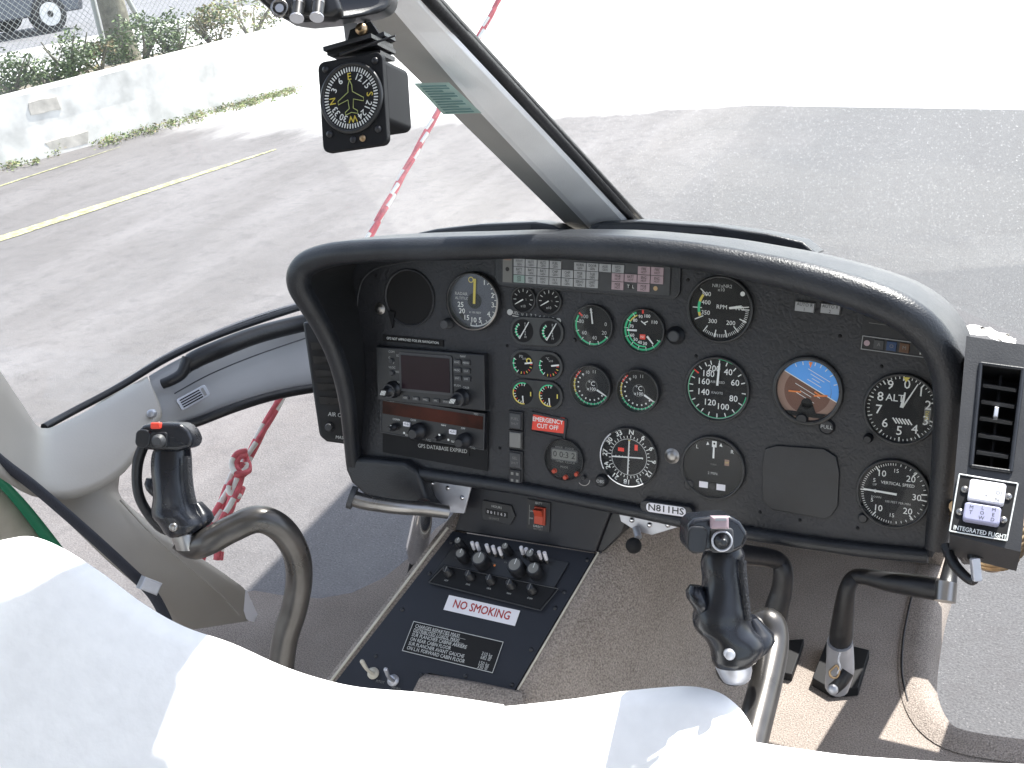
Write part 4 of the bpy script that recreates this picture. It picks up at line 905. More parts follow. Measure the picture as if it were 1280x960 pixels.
for i, (x, y) in enumerate(((594, 690), (600, 691), (612, 693), (620, 695), (628, 697), (655, 696), (661, 698), (668, 700), (677, 702), (684, 703))):
    p = cpt(x, y, .0035); b = B(); b.tube([p, p + cn * .006 + cdir * .002], .0022, 'steel', k=8, sub=1); b.tube([p + cn * .006 + cdir * .002, p + cn * .020 + cdir * .006], .0028, 'label_white', k=10, sub=1); b.build('toggle', aud)
for i, (x, y) in enumerate(((563, 718), (590, 723), (616, 728), (641, 734), (667, 740))):
    b = B(cfr(x, y)); b.lathe(0, 0, [(.0075, .0045), (.0075, .008), (.0055, .009), (.0052, .018), (.004, .0185)], 'plastic', 18); b.rect(0, 0, .001, .009, .0187, 'dim'); b.text(('ADF', 'DME', 'MKR', 'NAV', 'COM')[i], 0, -.012, .0035, .0048, 'offwhite'); b.build('push_knob', aud)
b = B(cfr(625, 706))
for i, t in enumerate(('VOL', 'COM1', 'COM2', 'PA', 'ICS', 'SQ')): b.text(t, -.045 + i * .018, -.002 + (i % 2) * .006, .0036, .0038, 'dim')
b.disc(-.006, -.004, .0018, .0038, 'orange', 10); b.disc(-.036, -.030, .0016, .0050, 'green', 10); b.build('legends', aud)
# NO SMOKING label
A, Z = cpt(558, 753, .0006), cpt(647, 773, .0006); fr = frame((A + Z) / 2, Z - A, cdir)
w = (Z - A).length; hh = (cpt(602, 754) - cpt(598, 773)).length
b = B(fr); b.box(0, 0, w, hh, 0, .0006, 'label_white'); b.text('NO SMOKING', 0, 0, .0175, .0008, 'darkred', sx=.83, bold=.03); b.build('no_smoking_label', con)
# load placard
A, Z = cpt(510, 795, .0006), cpt(623, 822, .0006); fr = frame((A + Z) / 2, Z - A, cdir); w = (Z - A).length; hh = (cpt(578, 789) - cpt(554, 825)).length * .96
b = B(fr); b.box(0, 0, w, hh, 0, .0006, 'deep'); b.frame_(0, 0, w, hh, .0010, .0009, 'offwhite')
rows = ['CHARGES REPARTIES MAXI', 'DISTRIBUTED LOADS, MAXI', 'SUR PLANCHER CABINE ARRIERE', 'ON REAR CABIN FLOOR', 'SUR PLANCHER AVANT GAUCHE', 'ON L.H. FORWARD CABIN FLOOR']
import re
def tleft(b, t, x, y, s, z, m, sx):
    vs, _f = glyphs(t); wd = (max(a for a, c in vs) - min(a for a, c in vs)) * s * sx; b.text(t, x + wd / 2, y, s, z, m, sx=sx, bold=.02)
for i, t in enumerate(rows): tleft(b, t, -w * .46, hh * (.36 - i * .145), .0074, .0009, 'offwhite', .82)
for i in (0, 1): b.rect(-w * .17, hh * (.36 - i * .145 - .055), w * .56, .0004, .0009, 'offwhite')
for t, i in (('310 kg', 2.5), ('682 lb', 3.3), ('150 kg', 4.5), ('330 lb', 5.3)): b.text(t, w * .38, hh * (.36 - i * .145), .0074, .0009, 'offwhite', sx=.85)
b.build('load_limit_placard', con)
# toggles at the lower left and screws
for x, y, m, a in ((467, 842, 'cream', -.45), (492, 851, 'satin', -.15)):
    fr = cfr(x, y); b = B(fr); b.lathe(0, 0, [(.0085, 0), (.0085, .003), (.0065, .0035), (.006, .008), (.004, .009)], m, 16)
    p = cpt(x, y, .008); b.tube([p, p + cn * .014 + V((a, 0, 0)) * .008, p + cn * .026 + V((a, 0, 0)) * .02 + cdir * .006], [.0022, .0026, .0034], m, k=10); b.ball(p + cn * .026 + V((a, 0, 0)) * .02 + cdir * .006, .0034, m, 10); b.build('toggle_switch', con)
b = B(cfr(470, 868)); b.text('PITOT', 0, .018, .005, .001, 'dim'); b.text('HORN', .028, .014, .005, .001, 'dim'); b.build('legends', con)
for x, y in ((564, 678), (734, 700), (537, 717), (705, 740), (503, 762), (694, 760), (527, 844), (640, 856), (664, 812), (470, 820), (582, 845), (575, 622), (750, 690)):
    b = B(cfr(x, y)); b.lathe(0, 0, [(.0032, 0), (.0030, .0012), (.0012, .0016)], 'plastic', 12); b.build('screw', con)
# carpeted body of the console: left cheek, right flank, tail hump, with pale metal edging
def fl2(px, py): return fl(px, py)
tl, bl = cpt(563, 662, -.002), cpt(414, 858, -.002)
back = (bl - tl).normalized()
tr0, br0 = cpt(746, 692, -.002), cpt(645, 864, -.002); backr = (br0 - tr0).normalized()
b = B()
L0 = [tl - back * .06, tl, tl.lerp(bl, .5), bl, bl + back * .25]
b.loft([[p + V((.004, 0, -.004)), p + V((-.004, 0, 0)), p + V((-.018, 0, -.004)), p + V((-.022, 0, -.04)), V((p.x - .03, p.y + .02, FZ))] for p in L0], 'carpet', closed=False, cap=False); b.build('left_cheek', con)
b = B(); b.tube([p + V((-.004, 0, .003)) for p in L0[1:]], .0022, 'cream', k=6, sub=1); b.tube([p + V((.003, 0, .003)) for p in (tr0, br0)], .0016, 'cream', k=6, sub=1); b.build('edge_strip', con)
b = B()
Rk = [onp(795, 640, cp, cn) , tr0.lerp(onp(795, 640, cp, cn), .5), tr0, tr0.lerp(br0, .33), tr0.lerp(br0, .66), br0, br0 + backr * .06, br0 + backr * .13]
Rk[0] = onp(775, 655, cp, cn) + V((0, .16, .10)); Rk[1] = onp(762, 668, cp, cn) + V((0.0, .05, .03))
rg = []
for i, p in enumerate(Rk):
    o = V((1, .10, 0)).normalized(); dz = p.z - FZ
    w1 = .055; r = [p + V((-.006, 0, -.004)), p + o * .006 + V((0, 0, .003)), p + o * .022 + V((0, 0, -.004)), p + o * (w1) + V((0, 0, -.045)), p + o * (w1 + .035) + V((0, 0, -dz * .55)), p + o * (w1 + .07) + V((0, 0, -dz * .90)), p + o * (w1 + .14) + V((0, 0, -dz - .002))]
    rg.append(r)
b.loft(rg, 'carpet', closed=False, cap=False); b.build('right_flank', con)
b = B()
h0 = [cpt(x, y, .004) for x, y in ((532, 842), (560, 846), (600, 853), (650, 864))]
h1 = [cpt(x, y, .012) for x, y in ((514, 868), (548, 862), (592, 868), (655, 880))]
h2 = [p + V((0, -.12, -.02)) for p in h1]; h3 = [p + V((0, -.14, -.2)) for p in h1]
b.loft([[p + V((0, .002, -.02)) for p in h0], h0, [p.lerp(q, .4) + V((0, 0, .006)) for p, q in zip(h0, h1)], h1, h2, h3], 'carpet', closed=False, cap=False); b.build('tail_hump', con)

# silver brackets and glove flap under the panel
b = B(PF); q = [(PFI @ pan(x, y, -.01)).to_tuple()[:2] for x, y in ((770, 630), (812, 632), (880, 650), (852, 658), (838, 662), (815, 669), (795, 664), (776, 652))]
b.prism(q, -.014, -.010, 'satin'); br = b.build('mounting_bracket', panel, bevel=.001)
for x, y in ((790, 650), (812, 656), (835, 656)): b = B(frame(pan(x, y, -.010), PU, PV)); b.lathe(0, 0, [(.004, 0), (.0035, .002), (.001, .003)], 'chrome', 12); b.build('rivet', br)
b = B(frame(pan(795, 668, -.01), PU, PV)); b.tube([pan(795, 660, -.005), pan(798, 672, .006)], .005, 'satin', sub=1); b.ball(pan(792, 682, .01), .011, 'deep', 14); b.build('cable_grommet', panel)
b = B(PF); q = [(PFI @ pan(x, y, -.012)).to_tuple()[:2] for x, y in ((520, 590), (590, 604), (580, 642), (548, 640), (528, 628))]
b.prism(q, -.016, -.012, 'satin'); br2 = b.build('mounting_bracket', panel, bevel=.001)
for x, y in ((540, 604), (560, 610), (578, 622), (545, 630)): b = B(frame(pan(x, y, -.012), PU, PV)); b.lathe(0, 0, [(.004, 0), (.0035, .002), (.001, .003)], 'chrome', 12); b.build('rivet', br2)
fpx = [(429, 572), (470, 574), (505, 578), (520, 588), (527, 605), (534, 628), (549, 642), (515, 638), (485, 631), (455, 620), (438, 604), (431, 588)]
b = B(PF); q = [(PFI @ pan(x, y, .018)).to_tuple()[:2] for x, y in fpx]; b.prism(q, -.012, .018, 'hood'); b.build('knee_pad', panel, bevel=.008)

# ================================================================== CYCLIC STICKS
def ringpts(xl, xr, y, d, dh, tilt=0, k=18, sq=2.3):
    """superellipse section across the stick between two silhouette points"""
    c = at((xl + xr) / 2, y, d); hw = (at(xr, y, d) - at(xl, y, d)).length / 2
    ax = (CX * math.cos(tilt) - CY * math.sin(tilt)).normalized(); out = []
    for i in range(k):
        a = 2 * PI * i / k; ca, sa = math.cos(a), math.sin(a)
        out.append(c + ax * hw * math.copysign(abs(ca) ** (2 / sq), ca) + CZ * dh * math.copysign(abs(sa) ** (2 / sq), sa))
    return out
def resample(rows, n=5):
    out = []
    for i in range(len(rows) - 1):
        a, b_, c, d = rows[max(i - 1, 0)], rows[i], rows[i + 1], rows[min(i + 2, len(rows) - 1)]
        for j in range(n):
            t = j / n; out.append([.5 * ((2 * q) + (r - p) * t + (2 * p - 5 * q + 4 * r - s) * t * t + (3 * q - p - 3 * r + s) * t ** 3) for p, q, r, s in zip(a, b_, c, d)])
    out.append(list(rows[-1])); return out
def stick(base, label, rows, tubep, tr, head, d0, pads, group, guard=None):
    t = thing('cyclic_stick', base, label, 'control stick', group)
    b = B(); b.tube(tubep, tr, 'tube', k=18, sub=8); b.build('stick_tube', t)
    b = B(); b.loft([ringpts(xl, xr, y, d0 + dd, dh, tl_) for xl, xr, y, dd, dh, tl_ in resample(rows)], 'grip'); g = b.build('grip', t)
    b = B(); q = [at(x, y, d0 - .030 + .004) for x, y in head]; b.slab(q, CZ * .044, 'grip'); b.build('grip_head', g, bevel=.006)
    for (nm, cx, cy, w, h, r, z, m, rot) in pads:
        fr = frame(at(cx, cy, d0 - .026), CX * math.cos(rot) + CY * math.sin(rot), -CY)
        b = B(fr); s = d0 / F; b.rbox(0, 0, w * s, h * s, min(r, w / 2 - .2, h / 2 - .2) * s, -.002, z, m, bev=.0012); b.build(nm, g)
    return t, g
GR = 'two matching pistol-grip cyclic sticks'
rowsR = [(885, 924, 680, 0, .017, .05), (879, 930, 692, 0, .019, .05), (876, 929, 705, 0, .020, .05), (878, 930, 722, 0, .021, .05), (876, 932, 738, 0, .022, .05), (872, 934, 752, 0, .023, .05), (867, 937, 764, 0, .024, .05), (866, 938, 776, 0, .024, .05), (870, 941, 786, 0, .025, .05), (880, 950, 796, .0, .026, .05), (886, 955, 806, 0, .026, .05), (889, 951, 816, 0, .026, .05), (890, 944, 825, 0, .024, .05), (893, 936, 831, 0, .020, .05)]
tubR = [at(915, 838, .955), at(928, 812, 1.0), at(946, 786, 1.03), at(962, 780, 1.03), at(966, 806, 1.02), at(958, 850, .99), at(944, 905, .95), at(930, 960, .92), at(918, 1010, .90)]
sR, gR = stick((-.2, .75, FZ), 'black grip stick at lower right in front of the two black pedals', rowsR, tubR, .0143, [(859, 655), (868, 648), (890, 645), (912, 644), (926, 652), (937, 668), (930, 686), (916, 692), (890, 690), (866, 694), (858, 684)], .955, [('button_pad', 871, 674, 24, 32, 8, .004, 'plastic', .1), ('trim_switch_housing', 902, 675, 28, 30, 5, .003, 'plastic_grey', 0)], GR)
fr = frame(at(902, 676, .955 - .031), CX, -CY); b = B(fr); b.lathe(0, 0, [(.0088, 0), (.0088, .0025), (.0074, .003), (.0068, .0015)], 'satin', 28, cap=False); b.lathe(0, 0, [(.0066, 0), (.0062, .003), (.0035, .004), (.0033, .010), (.002, .011)], 'plastic', 24); b.build('trim_hat', gR)
fr = frame(at(898, 652, .925), CX, -CY); b = B(fr); b.box(0, 0, .014, .010, 0, .010, 'annun_pink', bev=.002); b.box(0, .003, .009, .002, .010, .011, 'steel'); b.build('guard_clip', gR)
b = B(); b.loft([ringpts(xl, xr, y, .95, dh, -.1) for xl, xr, y, dh in ((862, 878, 732, .006), (857, 882, 740, .011), (858, 884, 748, .014), (864, 886, 757, .013), (869, 886, 766, .008))], 'grip'); b.build('trigger', gR)
b = B(); b.loft([ringpts(xl, xr, y, .955, dh, 0) for xl, xr, y, dh in ((893, 938, 826, .020), (895, 939, 836, .019), (900, 937, 846, .018), (904, 932, 852, .012))], 'satin'); b.build('collar', sR)
b = B(); b.loft([ringpts(xl, xr, y, .955 + dd, dh, 0) for xl, xr, y, dd, dh in ((930, 945, 770, .012, .012), (930, 966, 790, .008, .016), (930, 968, 800, .004, .017), (928, 960, 812, .002, .017), (925, 945, 822, 0, .014))], 'grip'); b.build('palm_rest', gR)
fr = frame(at(912, 818, .955 - .027), CX, -CY); b = B(fr); b.lathe(0, 0, [(.0045, -.004), (.0045, .002), (.003, .003), (.001, .0032)], 'satin', 14); b.build('screw', gR)
b = B(); b.add([p + (-CZ) * .0005 for p in []], [], 'grip_tex')
b.loft([[at(x + o, y, .955 - .0215 + abs(o) * .0006) for o in (-5, 0, 5)] for x, y in ((928, 700), (929, 720), (931, 740), (933, 760), (935, 776))], 'grip_tex', closed=False, cap=False); b.build('grip_texture', gR)

rowsL = [(195, 236, 556, 0, .018, .1), (191, 238, 566, 0, .020, .1), (190, 239, 578, 0, .022, .1), (191, 239, 592, 0, .024, .1), (192, 240, 606, 0, .025, .1), (193, 242, 620, 0, .026, .1), (191, 246, 634, 0, .026, .1), (193, 251, 643, 0, .028, .1), (199, 258, 650, 0, .028, .1), (204, 260, 657, 0, .028, .1), (208, 254, 664, 0, .025, .1), (214, 240, 669, 0, .02, .1)]
tubL = [at(226, 672, 1.30), at(243, 682, 1.30), at(262, 676, 1.29), at(290, 661, 1.29), (at(322, 649, 1.29)), at(350, 660, 1.30), at(369, 688, 1.32), at(374, 722, 1.34), at(368, 760, 1.35), at(356, 800, 1.36), at(350, 850, 1.37), at(350, 900, 1.38)]
sL, gL = stick((-1.1, .9, FZ), 'black grip stick with a red button on a looping steel tube by the tan post', rowsL, tubL, .0160, [(170, 542), (177, 531), (200, 528), (226, 529), (236, 538), (242, 550), (238, 560), (222, 564), (196, 563), (180, 562), (170, 555)], 1.30, [('button_pad', 180, 548, 18, 22, 7, .005, 'plastic', .1), ('red_button', 196, 532, 12, 8, 2, .006, 'placard_red', 0), ('trim_switch_housing', 199, 550, 22, 20, 4, .004, 'plastic', 0)], GR)
fr = frame(at(199, 551, 1.30 - .031), CX, -CY); b = B(fr); b.lathe(0, 0, [(.0078, 0), (.0075, .004), (.005, .005), (.0045, .009)], 'plastic_grey', 22); b.build('trim_hat', gL)
b = B(); b.loft([ringpts(xl, xr, y, 1.3, dh, -.1) for xl, xr, y, dh in ((183, 196, 598, .006), (181, 200, 606, .010), (184, 202, 613, .012), (190, 204, 620, .008))], 'grip'); b.build('trigger', gL)
b = B(); b.loft([ringpts(xl, xr, y, 1.30 + dd, dh, 0) for xl, xr, y, dd, dh in ((243, 252, 628, .008, .010), (243, 264, 640, .006, .014), (240, 267, 648, .004, .017), (238, 262, 656, .002, .018), (232, 250, 663, 0, .015))], 'grip'); b.build('palm_rest', gL)
b = B(); b.tube([at(x, y, 1.315) for x, y in ((180, 556), (173, 575), (171, 598), (174, 620), (184, 640), (200, 657), (212, 663))], [.0065, .0065, .006, .006, .006, .007, .007], 'rubber', k=10); b.build('hand_guard', gL)
fr = frame(at(217, 659, 1.30 - .028), CX, -CY); b = B(fr); b.lathe(0, 0, [(.005, -.006), (.005, .002), (.003, .003), (.001, .0032)], 'steel', 14); b.build('screw', gL)
b = B(); b.loft([[at(x + o, y, 1.30 - .0265 + abs(o) * .0008) for o in (-5, 0, 5)] for x, y in ((233, 570), (234, 585), (235, 600), (237, 615), (241, 630))], 'grip_tex', closed=False, cap=False); b.build('grip_texture', gL)
b = B(); b.loft([ringpts(xl, xr, y, 1.3, dh, 0) for xl, xr, y, dh in ((213, 245, 664, .02), (216, 250, 674, .02), (222, 250, 686, .018))], 'steel'); b.build('collar', sL)

# ================================================================== PEDALS
GP = 'rudder pedals on the cabin floor'
p1 = thing('rudder_pedal', fl(1050, 838), 'black rudder pedal with a horizontal foot bar reaching right under the panel end', 'pedal', GP)
b = B(); D = 1.42
b.tube([at(1182, 739, D - .08), at(1150, 733, D - .06), at(1110, 727, D - .03), at(1082, 721, D - .01), at(1068, 722, D), at(1060, 734, D), at(1056, 756, D + .01), at(1052, 790, D + .03), at(1050, 806, D + .04)], [.0135, .0140, .0125, .0105, .010, .0105, .0125, .0150, .0140], 'rubber', k=14); fb = b.build('foot_bar', p1)
b = B(); b.tube([at(1180, 746, D - .085), at(1184, 733, D - .08), at(1189, 702, D - .04), at(1192, 680, D)], [.010, .011, .008, .007], 'plastic', k=12, sub=3); b.tube([at(1181, 752, D - .088), at(1183, 728, D - .082)], .0125, 'steel', k=14, sub=1); b.build('end_bracket', p1)
b = B(); b.tube([at(1050, 802, D + .035), at(1050, 835, D + .07), at(1046, 858, D + .10)], [.0165, .0185, .016], 'satin', k=16, sub=3); b.build('socket', p1)
def plate(name, pts, th, m, par, bev=.002): 
    b = B(); b.slab([fl(x, y, FZ + th) for x, y in pts], V((0, 0, -th)), m); return b.build(name, par, bevel=bev)
plate('base_plate', [(1033, 801), (1040, 804), (1041, 812), (1064, 815), (1066, 807), (1087, 812), (1073, 859), (1040, 862), (1015, 847)], .018, 'matte', p1)
b = B(); ps = [at(x, y, 1.40) for x, y in ((1040, 836), (1046, 832), (1049, 840), (1045, 847), (1039, 846), (1037, 840), (1040, 836))]; b.tube(ps, .0016, 'brass', k=6); b.tube([at(x, y, 1.40) for x, y in ((1050, 816), (1048, 826), (1050, 834), (1046, 842))], .0016, 'satin', k=6); b.tube([at(1060, 840, 1.42), at(1052, 852, 1.42), at(1042, 861, 1.43)], .008, 'plastic', k=10); b.ball(at(1041, 862, 1.40), .007, 'satin', 10); b.build('safety_pin', p1)
p2 = thing('rudder_pedal', fl(985, 820), 'black rudder pedal with a short bent foot bar, half hidden behind the right-hand stick', 'pedal', GP)
b = B(); D = 1.40
b.tube([at(912, 690, D - .05), at(935, 694, D - .03), at(958, 697, D - .01), at(974, 702, D), at(979, 715, D), at(977, 738, D + .01), at(970, 765, D + .02), at(968, 800, D + .05)], [.0125, .0125, .012, .0115, .0125, .0135, .0155, .014], 'rubber', k=14); b.build('foot_bar', p2)
b = B(); b.tube([at(968, 796, D + .05), at(964, 835, D + .10)], .015, 'satin', k=14, sub=1); b.build('socket', p2)
plate('base_plate', [(972, 794), (980, 800), (1005, 798), (1000, 815), (990, 843), (966, 838), (955, 832)], .015, 'matte', p2)
# copilot pedal: silver
p3 = thing('rudder_pedal', fl(505, 760), 'bare silver rudder pedal stalk with a grey cross bar, left of the console', 'pedal', GP)
b = B(); b.tube([at(438, 622, 1.60), at(460, 628, 1.60), at(500, 634, 1.60), at(530, 636, 1.61), at(560, 640, 1.62)], [.0115, .0115, .0105, .0105, .010], 'steel', k=14); b.tube([at(437, 621, 1.60), at(443, 623, 1.60)], .017, 'plastic_grey', k=16, sub=1); b.build('foot_bar', p3)
b = B(); b.tube([at(530, 630, 1.62), at(527, 655, 1.66), at(521, 685, 1.75), at(519, 700, 1.80)], [.011, .0155, .0175, .010], 'chrome', k=16); b.build('stalk', p3)
b = B(); b.tube([at(519, 692, 1.79), at(508, 740, 1.92)], .006, 'matte', k=8, sub=1); b.build('floor_slot', p3)

# ================================================================== AIR VENTS
# right: grey box on the panel end
vr = thing('air_vent', at(1240, 560, 1.12), 'grey louvred air vent box at the right end of the panel above INTEGRATED FLIGHT switches', 'air vent')
def vfr(px, py, d): return frame(at(px, py, d), at(px + 40, py + 5.5, d - .012) - at(px - 40, py - 5.5, d + .012), at(px + 8 * .13, py - 40, d + .012) - at(px - 8 * .13 - 4, py + 40, d - .012))
VF = vfr(1240, 540, 1.12); VFI = VF.inverted(); VN = V((VF[0][2], VF[1][2], VF[2][2])); VP = VF.translation
def vlp(px, py, h=0): q = VFI @ onp(px, py, VP + VN * h, VN); return (q.x, q.y)
b = B(VF); body = [vlp(*p) for p in ((1208, 420), (1300, 434), (1296, 560), (1278, 690), (1187, 668), (1196, 600), (1203, 500))]
sl = [vlp(*p) for p in ((1226, 455), (1279, 462), (1263, 590), (1214, 583))]
# box body as a frame round the slot
n = 4
bo = [vlp(1208, 420), vlp(1300, 434), vlp(1276, 690), vlp(1187, 668)]
for i in range(4):
    j = (i + 1) % 4; b.add([(*bo[i], 0), (*bo[j], 0), (*sl[j], 0), (*sl[i], 0)], [(3, 2, 1, 0)], 'vent_box'); b.add([(*sl[i], 0), (*sl[j], 0), (*sl[j], -.035), (*sl[i], -.035)], [(0, 1, 2, 3)], 'deep')
    b.add([(*bo[i], 0), (*bo[j], 0), (*bo[j], -.07), (*bo[i], -.07)], [(0, 1, 2, 3)], 'vent_box')
b.add([(*p, -.035) for p in sl], [(0, 1, 2, 3)], 'deep'); b.build('vent_housing', vr)
def sf(u, v_): # point in the slot, u across, v down
    a = V(sl[0]).lerp(V(sl[1]), u); c = V(sl[3]).lerp(V(sl[2]), u); return a.lerp(c, v_)
b = B(VF); 
for i in range(4): p, q = V(sl[i]), V(sl[(i + 1) % 4]); p3_, q3_ = VF @ V((p.x, p.y, .001)), VF @ V((q.x, q.y, .001)); b.tube([p3_, q3_], .0022, 'plastic', k=8, sub=1)
b.build('slot_frame', vr)
for i in range(6):
    v0 = .10 + i * .163; l0, l1 = sf(.16, v0), sf(.95, v0 + .005); m0, m1 = sf(.10, v0 + .085), sf(.90, v0 + .09)
    b = B(VF); b.add([(l0.x, l0.y, -.022), (l1.x, l1.y, -.022), (m1.x, m1.y, -.002), (m0.x, m0.y, -.002), (l0.x, l0.y - .002, -.024), (l1.x, l1.y - .002, -.024), (m1.x, m1.y - .003, -.004), (m0.x, m0.y - .003, -.004)], [(0, 1, 2, 3), (7, 6, 5, 4), (3, 2, 6, 7), (0, 3, 7, 4), (1, 5, 6, 2)], 'plastic'); b.build('louvre', vr)
p = sf(.48, .47); b = B(VF); b.box(p.x, p.y, .004, .011, -.004, .006, 'satin', bev=.001); b.tube([VF @ V((sf(.5, .02).x, sf(.5, .02).y, -.018)), VF @ V((sf(.5, .97).x, sf(.5, .97).y, -.018))], .0018, 'deep', k=6, sub=1); b.build('louvre_lever', vr)
b = B(VF); q = [vlp(*p) for p in ((1199, 594), (1272, 606), (1258, 677), (1187, 665))]; b.prism(q, .0004, .003, 'deep'); ifp = b.build('flight_switch_panel', vr)
b = B()
for i in range(4): b.tube([VF @ V((*q[i], .0034)), VF @ V((*q[(i + 1) % 4], .0034))], .0008, 'white', k=4, sub=1)
pc = vlp(1223, 667); b.fr = VF; b.text('INTEGRATED FLIGHT', pc[0] + .001, pc[1] + .0005, .0063, .0034, 'white', rot=math.radians(-1), sx=.80, bold=.03); b.build('border_and_lettering', ifp)
for (cx, cy, m, lets, hg) in ((1233, 619, 'label_white', 'IJITTOIN', .0215), (1227, 646, 'lilac', 'MT L M', .0180)):
    if m == 'lilac' and m not in MATS: mat('lilac', (.36, .36, .50), .4)
    c = vlp(cx, cy); b = B(VF); b.rbox(c[0], c[1], .033, hg, .003, .003, .012, m, bev=.0015, mtop=m)
    if m == 'lilac':
        for t, dx, dy in (('M', -.010, .004), ('T', -.010, -.001), ('L', 0, .005), ('O', 0, 0), ('W', 0, -.005), ('M', .010, .005), ('E', .010, 0), ('D', .010, -.005)): b.text(t, c[0] + dx, c[1] + dy, .0050, .0122, 'plastic_grey')
    else:
        for t, dx, dy in (('I', .010, .006), ('J', .013, 0), ('I', -.010, -.006), ('T', 0, -.006), ('O', .010, 0), ('N', .010, -.007)): b.text(t, c[0] + dx, c[1] + dy, .0055, .0122, 'dim')
    b.build('lit_button', ifp)
for x, y in ((1206, 613), (1200, 641), (1260, 622), (1254, 651)):
    c = vlp(x, y); b = B(VF); b.lathe(c[0], c[1], [(.0038, .003), (.0034, .0045), (.001, .005)], 'steel', 12); b.build('screw', ifp)
# corrugated duct and lever below
dc = thing('air_duct', at(1240, 690, 1.2), 'ribbed bronze-coloured air duct elbow hanging below the right vent box', 'duct')
b = B(); prof = []
for i in range(25):
    t = i / 24; yy_ = 640 + t * 70; hw = 46 * math.sqrt(max(0.02, 1 - max(0, (yy_ - 655) / 57) ** 2)) + (1.8 if i % 3 == 0 else -1.2); q_ = 1.22 / F
    c = at(1236, 640, 1.235) + CY * (t * 70 * q_) ; prof.append([c + CX * hw * q_ * math.cos(2 * PI * k / 24) + (CZ + CY * -.35).normalized() * hw * q_ * math.sin(2 * PI * k / 24) for k in range(24)])
b.loft(prof, 'brass'); b.build('ribbed_hose', dc)
b = B(); rnd = random.Random(8)
for k in range(9): b.tube([at(1192 + k * 3, 655, 1.19), at(1194 + k * 3 + rnd.uniform(-3, 3), 678, 1.17), at(1198 + k * 3 + rnd.uniform(-3, 3), 694 + rnd.uniform(-4, 4), 1.18), at(1206 + k * 2, 702, 1.21)], .0035, 'rubber', k=6)
b.build('cable_bundle', dc)
lv = thing('vent_lever', at(1205, 690, 1.1), 'bent black control lever with a grey tip hooked under the right vent box', 'lever')
b = B(); b.tube([at(1182, 683, 1.15), at(1192, 704, 1.13), at(1206, 720, 1.11), at(1216, 726, 1.10), at(1221, 718, 1.10)], [.0055, .0055, .005, .0045, .0045], 'rubber', k=10); b.build('lever_arm', lv)
b = B(frame(at(1220, 712, 1.095), CX - CY * .1, -CY)); b.rbox(0, 0, .0085, .023, .002, -.003, .003, 'satin', bev=.0008); b.build('lever_tip', lv)
b = B(); b.tube([at(1216, 672, 1.14), at(1220, 700, 1.13)], .008, 'rubber', k=10, sub=1); b.build('lever_pivot', lv)
# left vent
vl_ = thing('air_vent', at(405, 480, 1.72), 'black air conditioning vent box at the left end of the panel, behind the hood', 'air vent')
b = B(); body = [(378, 402), (445, 402), (448, 558), (430, 555), (408, 552), (399, 545)]
b.slab([at(x, y, 1.82) for x, y in body], CZ * .10, 'plastic'); b.build('vent_housing', vl_, bevel=.005)
b = B(frame(at(420, 480, 1.68), CX - CZ * .5, -CY)); 
for i in range(5):
    y = 428 + i * 17; b = B(); b.slab([at(388 + i * 2.5, y, 1.812), at(440, y + 3, 1.80), at(440, y + 11, 1.808), at(390 + i * 2.5, y + 9, 1.818)], CZ * .003, 'bezel'); b.build('louvre', vl_)
fr = frame(at(424, 519, 1.815), at(440, 521, 1.815) - at(400, 517, 1.815), -CY); b = B(fr); b.text('AIR CONDITIONING', .022, 0, .0095, .001, 'white', sx=.9); b.text('MASTER', .010, -.036, .0075, .001, 'white', sx=.9); b.build('lettering', vl_)
b = B(frame(at(412, 534, 1.816), CX, -CY)); knob(b, 0, 0, .007, .012, 'plastic_grey', z0=0); b.build('knob', vl_)

# ================================================================== COMPASS and overhead unit
al = math.radians(22); rl = math.radians(5.5)
ux = (CX * math.cos(rl) - CY * math.sin(rl)); vx = (-CY * math.cos(rl) - CX * math.sin(rl) * 1.0)
vx = (-CY - CX * .10).normalized(); ux = (CX * math.cos(al) - CY * .05 - CZ * math.sin(al))
KF = frame(at(440, 127, .93), ux, vx)
cmp_ = thing('magnetic_compass', KF.translation + V((0, 0, .07)), 'black square compass with yellow letters and aeroplane outline, hanging under the overhead unit', 'compass')
s = .95 / F
b = B(KF); b.rbox(0, -.001, 90 * s, 112 * s, .006, -.006, 0, 'matte', bev=.0008); b.build('front_plate', cmp_)
b = B(KF); b.rbox(.006, .006, 70 * s, 80 * s, .006, -.050, -.006, 'matte'); b.build('case', cmp_, bevel=.003)
R = .0262
b = B(KF); b.lathe(0, .003, [(R * 1.13, 0), (R * 1.12, .002), (R * 1.04, .003), (R * 1.0, .0012)], 'bezel', 56, cap=False); b.build('bezel', cmp_)
b = B(KF); O_ = (0, .003); b.disc(0, .003, R * 1.02, .0010, 'deep', 56)
for i in range(60): b.tick(0, .003, R * .82, R * .97, i * 6, .0011, .0012, 'white')
for i, t in enumerate(('E', '12', '15', 'S', '21', '24', 'W', '30', '33', 'N', '3', '6')):
    a = math.radians(i * 30 - 2); yl = t in 'ESWN'; b.text(t, .66 * R * math.sin(a), .003 + .66 * R * math.cos(a), .0082 if yl else .0078, .0012, 'compass_yellow' if yl else 'white', -a, bold=.02)
b.build('dial', cmp_)
b = B(); pl_ = [(0, .55), (.07, .38), (.08, .18), (.46, -.06), (.46, -.17), (.10, -.06), (.07, -.34), (.22, -.44), (.22, -.53), (0, -.47)]
pts_ = [(x * R, y * R + .003) for x, y in pl_] + [(-x * R, y * R + .003) for x, y in pl_[::-1]][1:-1]
b.tube([KF @ V((x, y, .002)) for x, y in pts_ + pts_[:1]], .00034, 'plane_line', k=5, sub=1); b.build('aeroplane_symbol', cmp_)
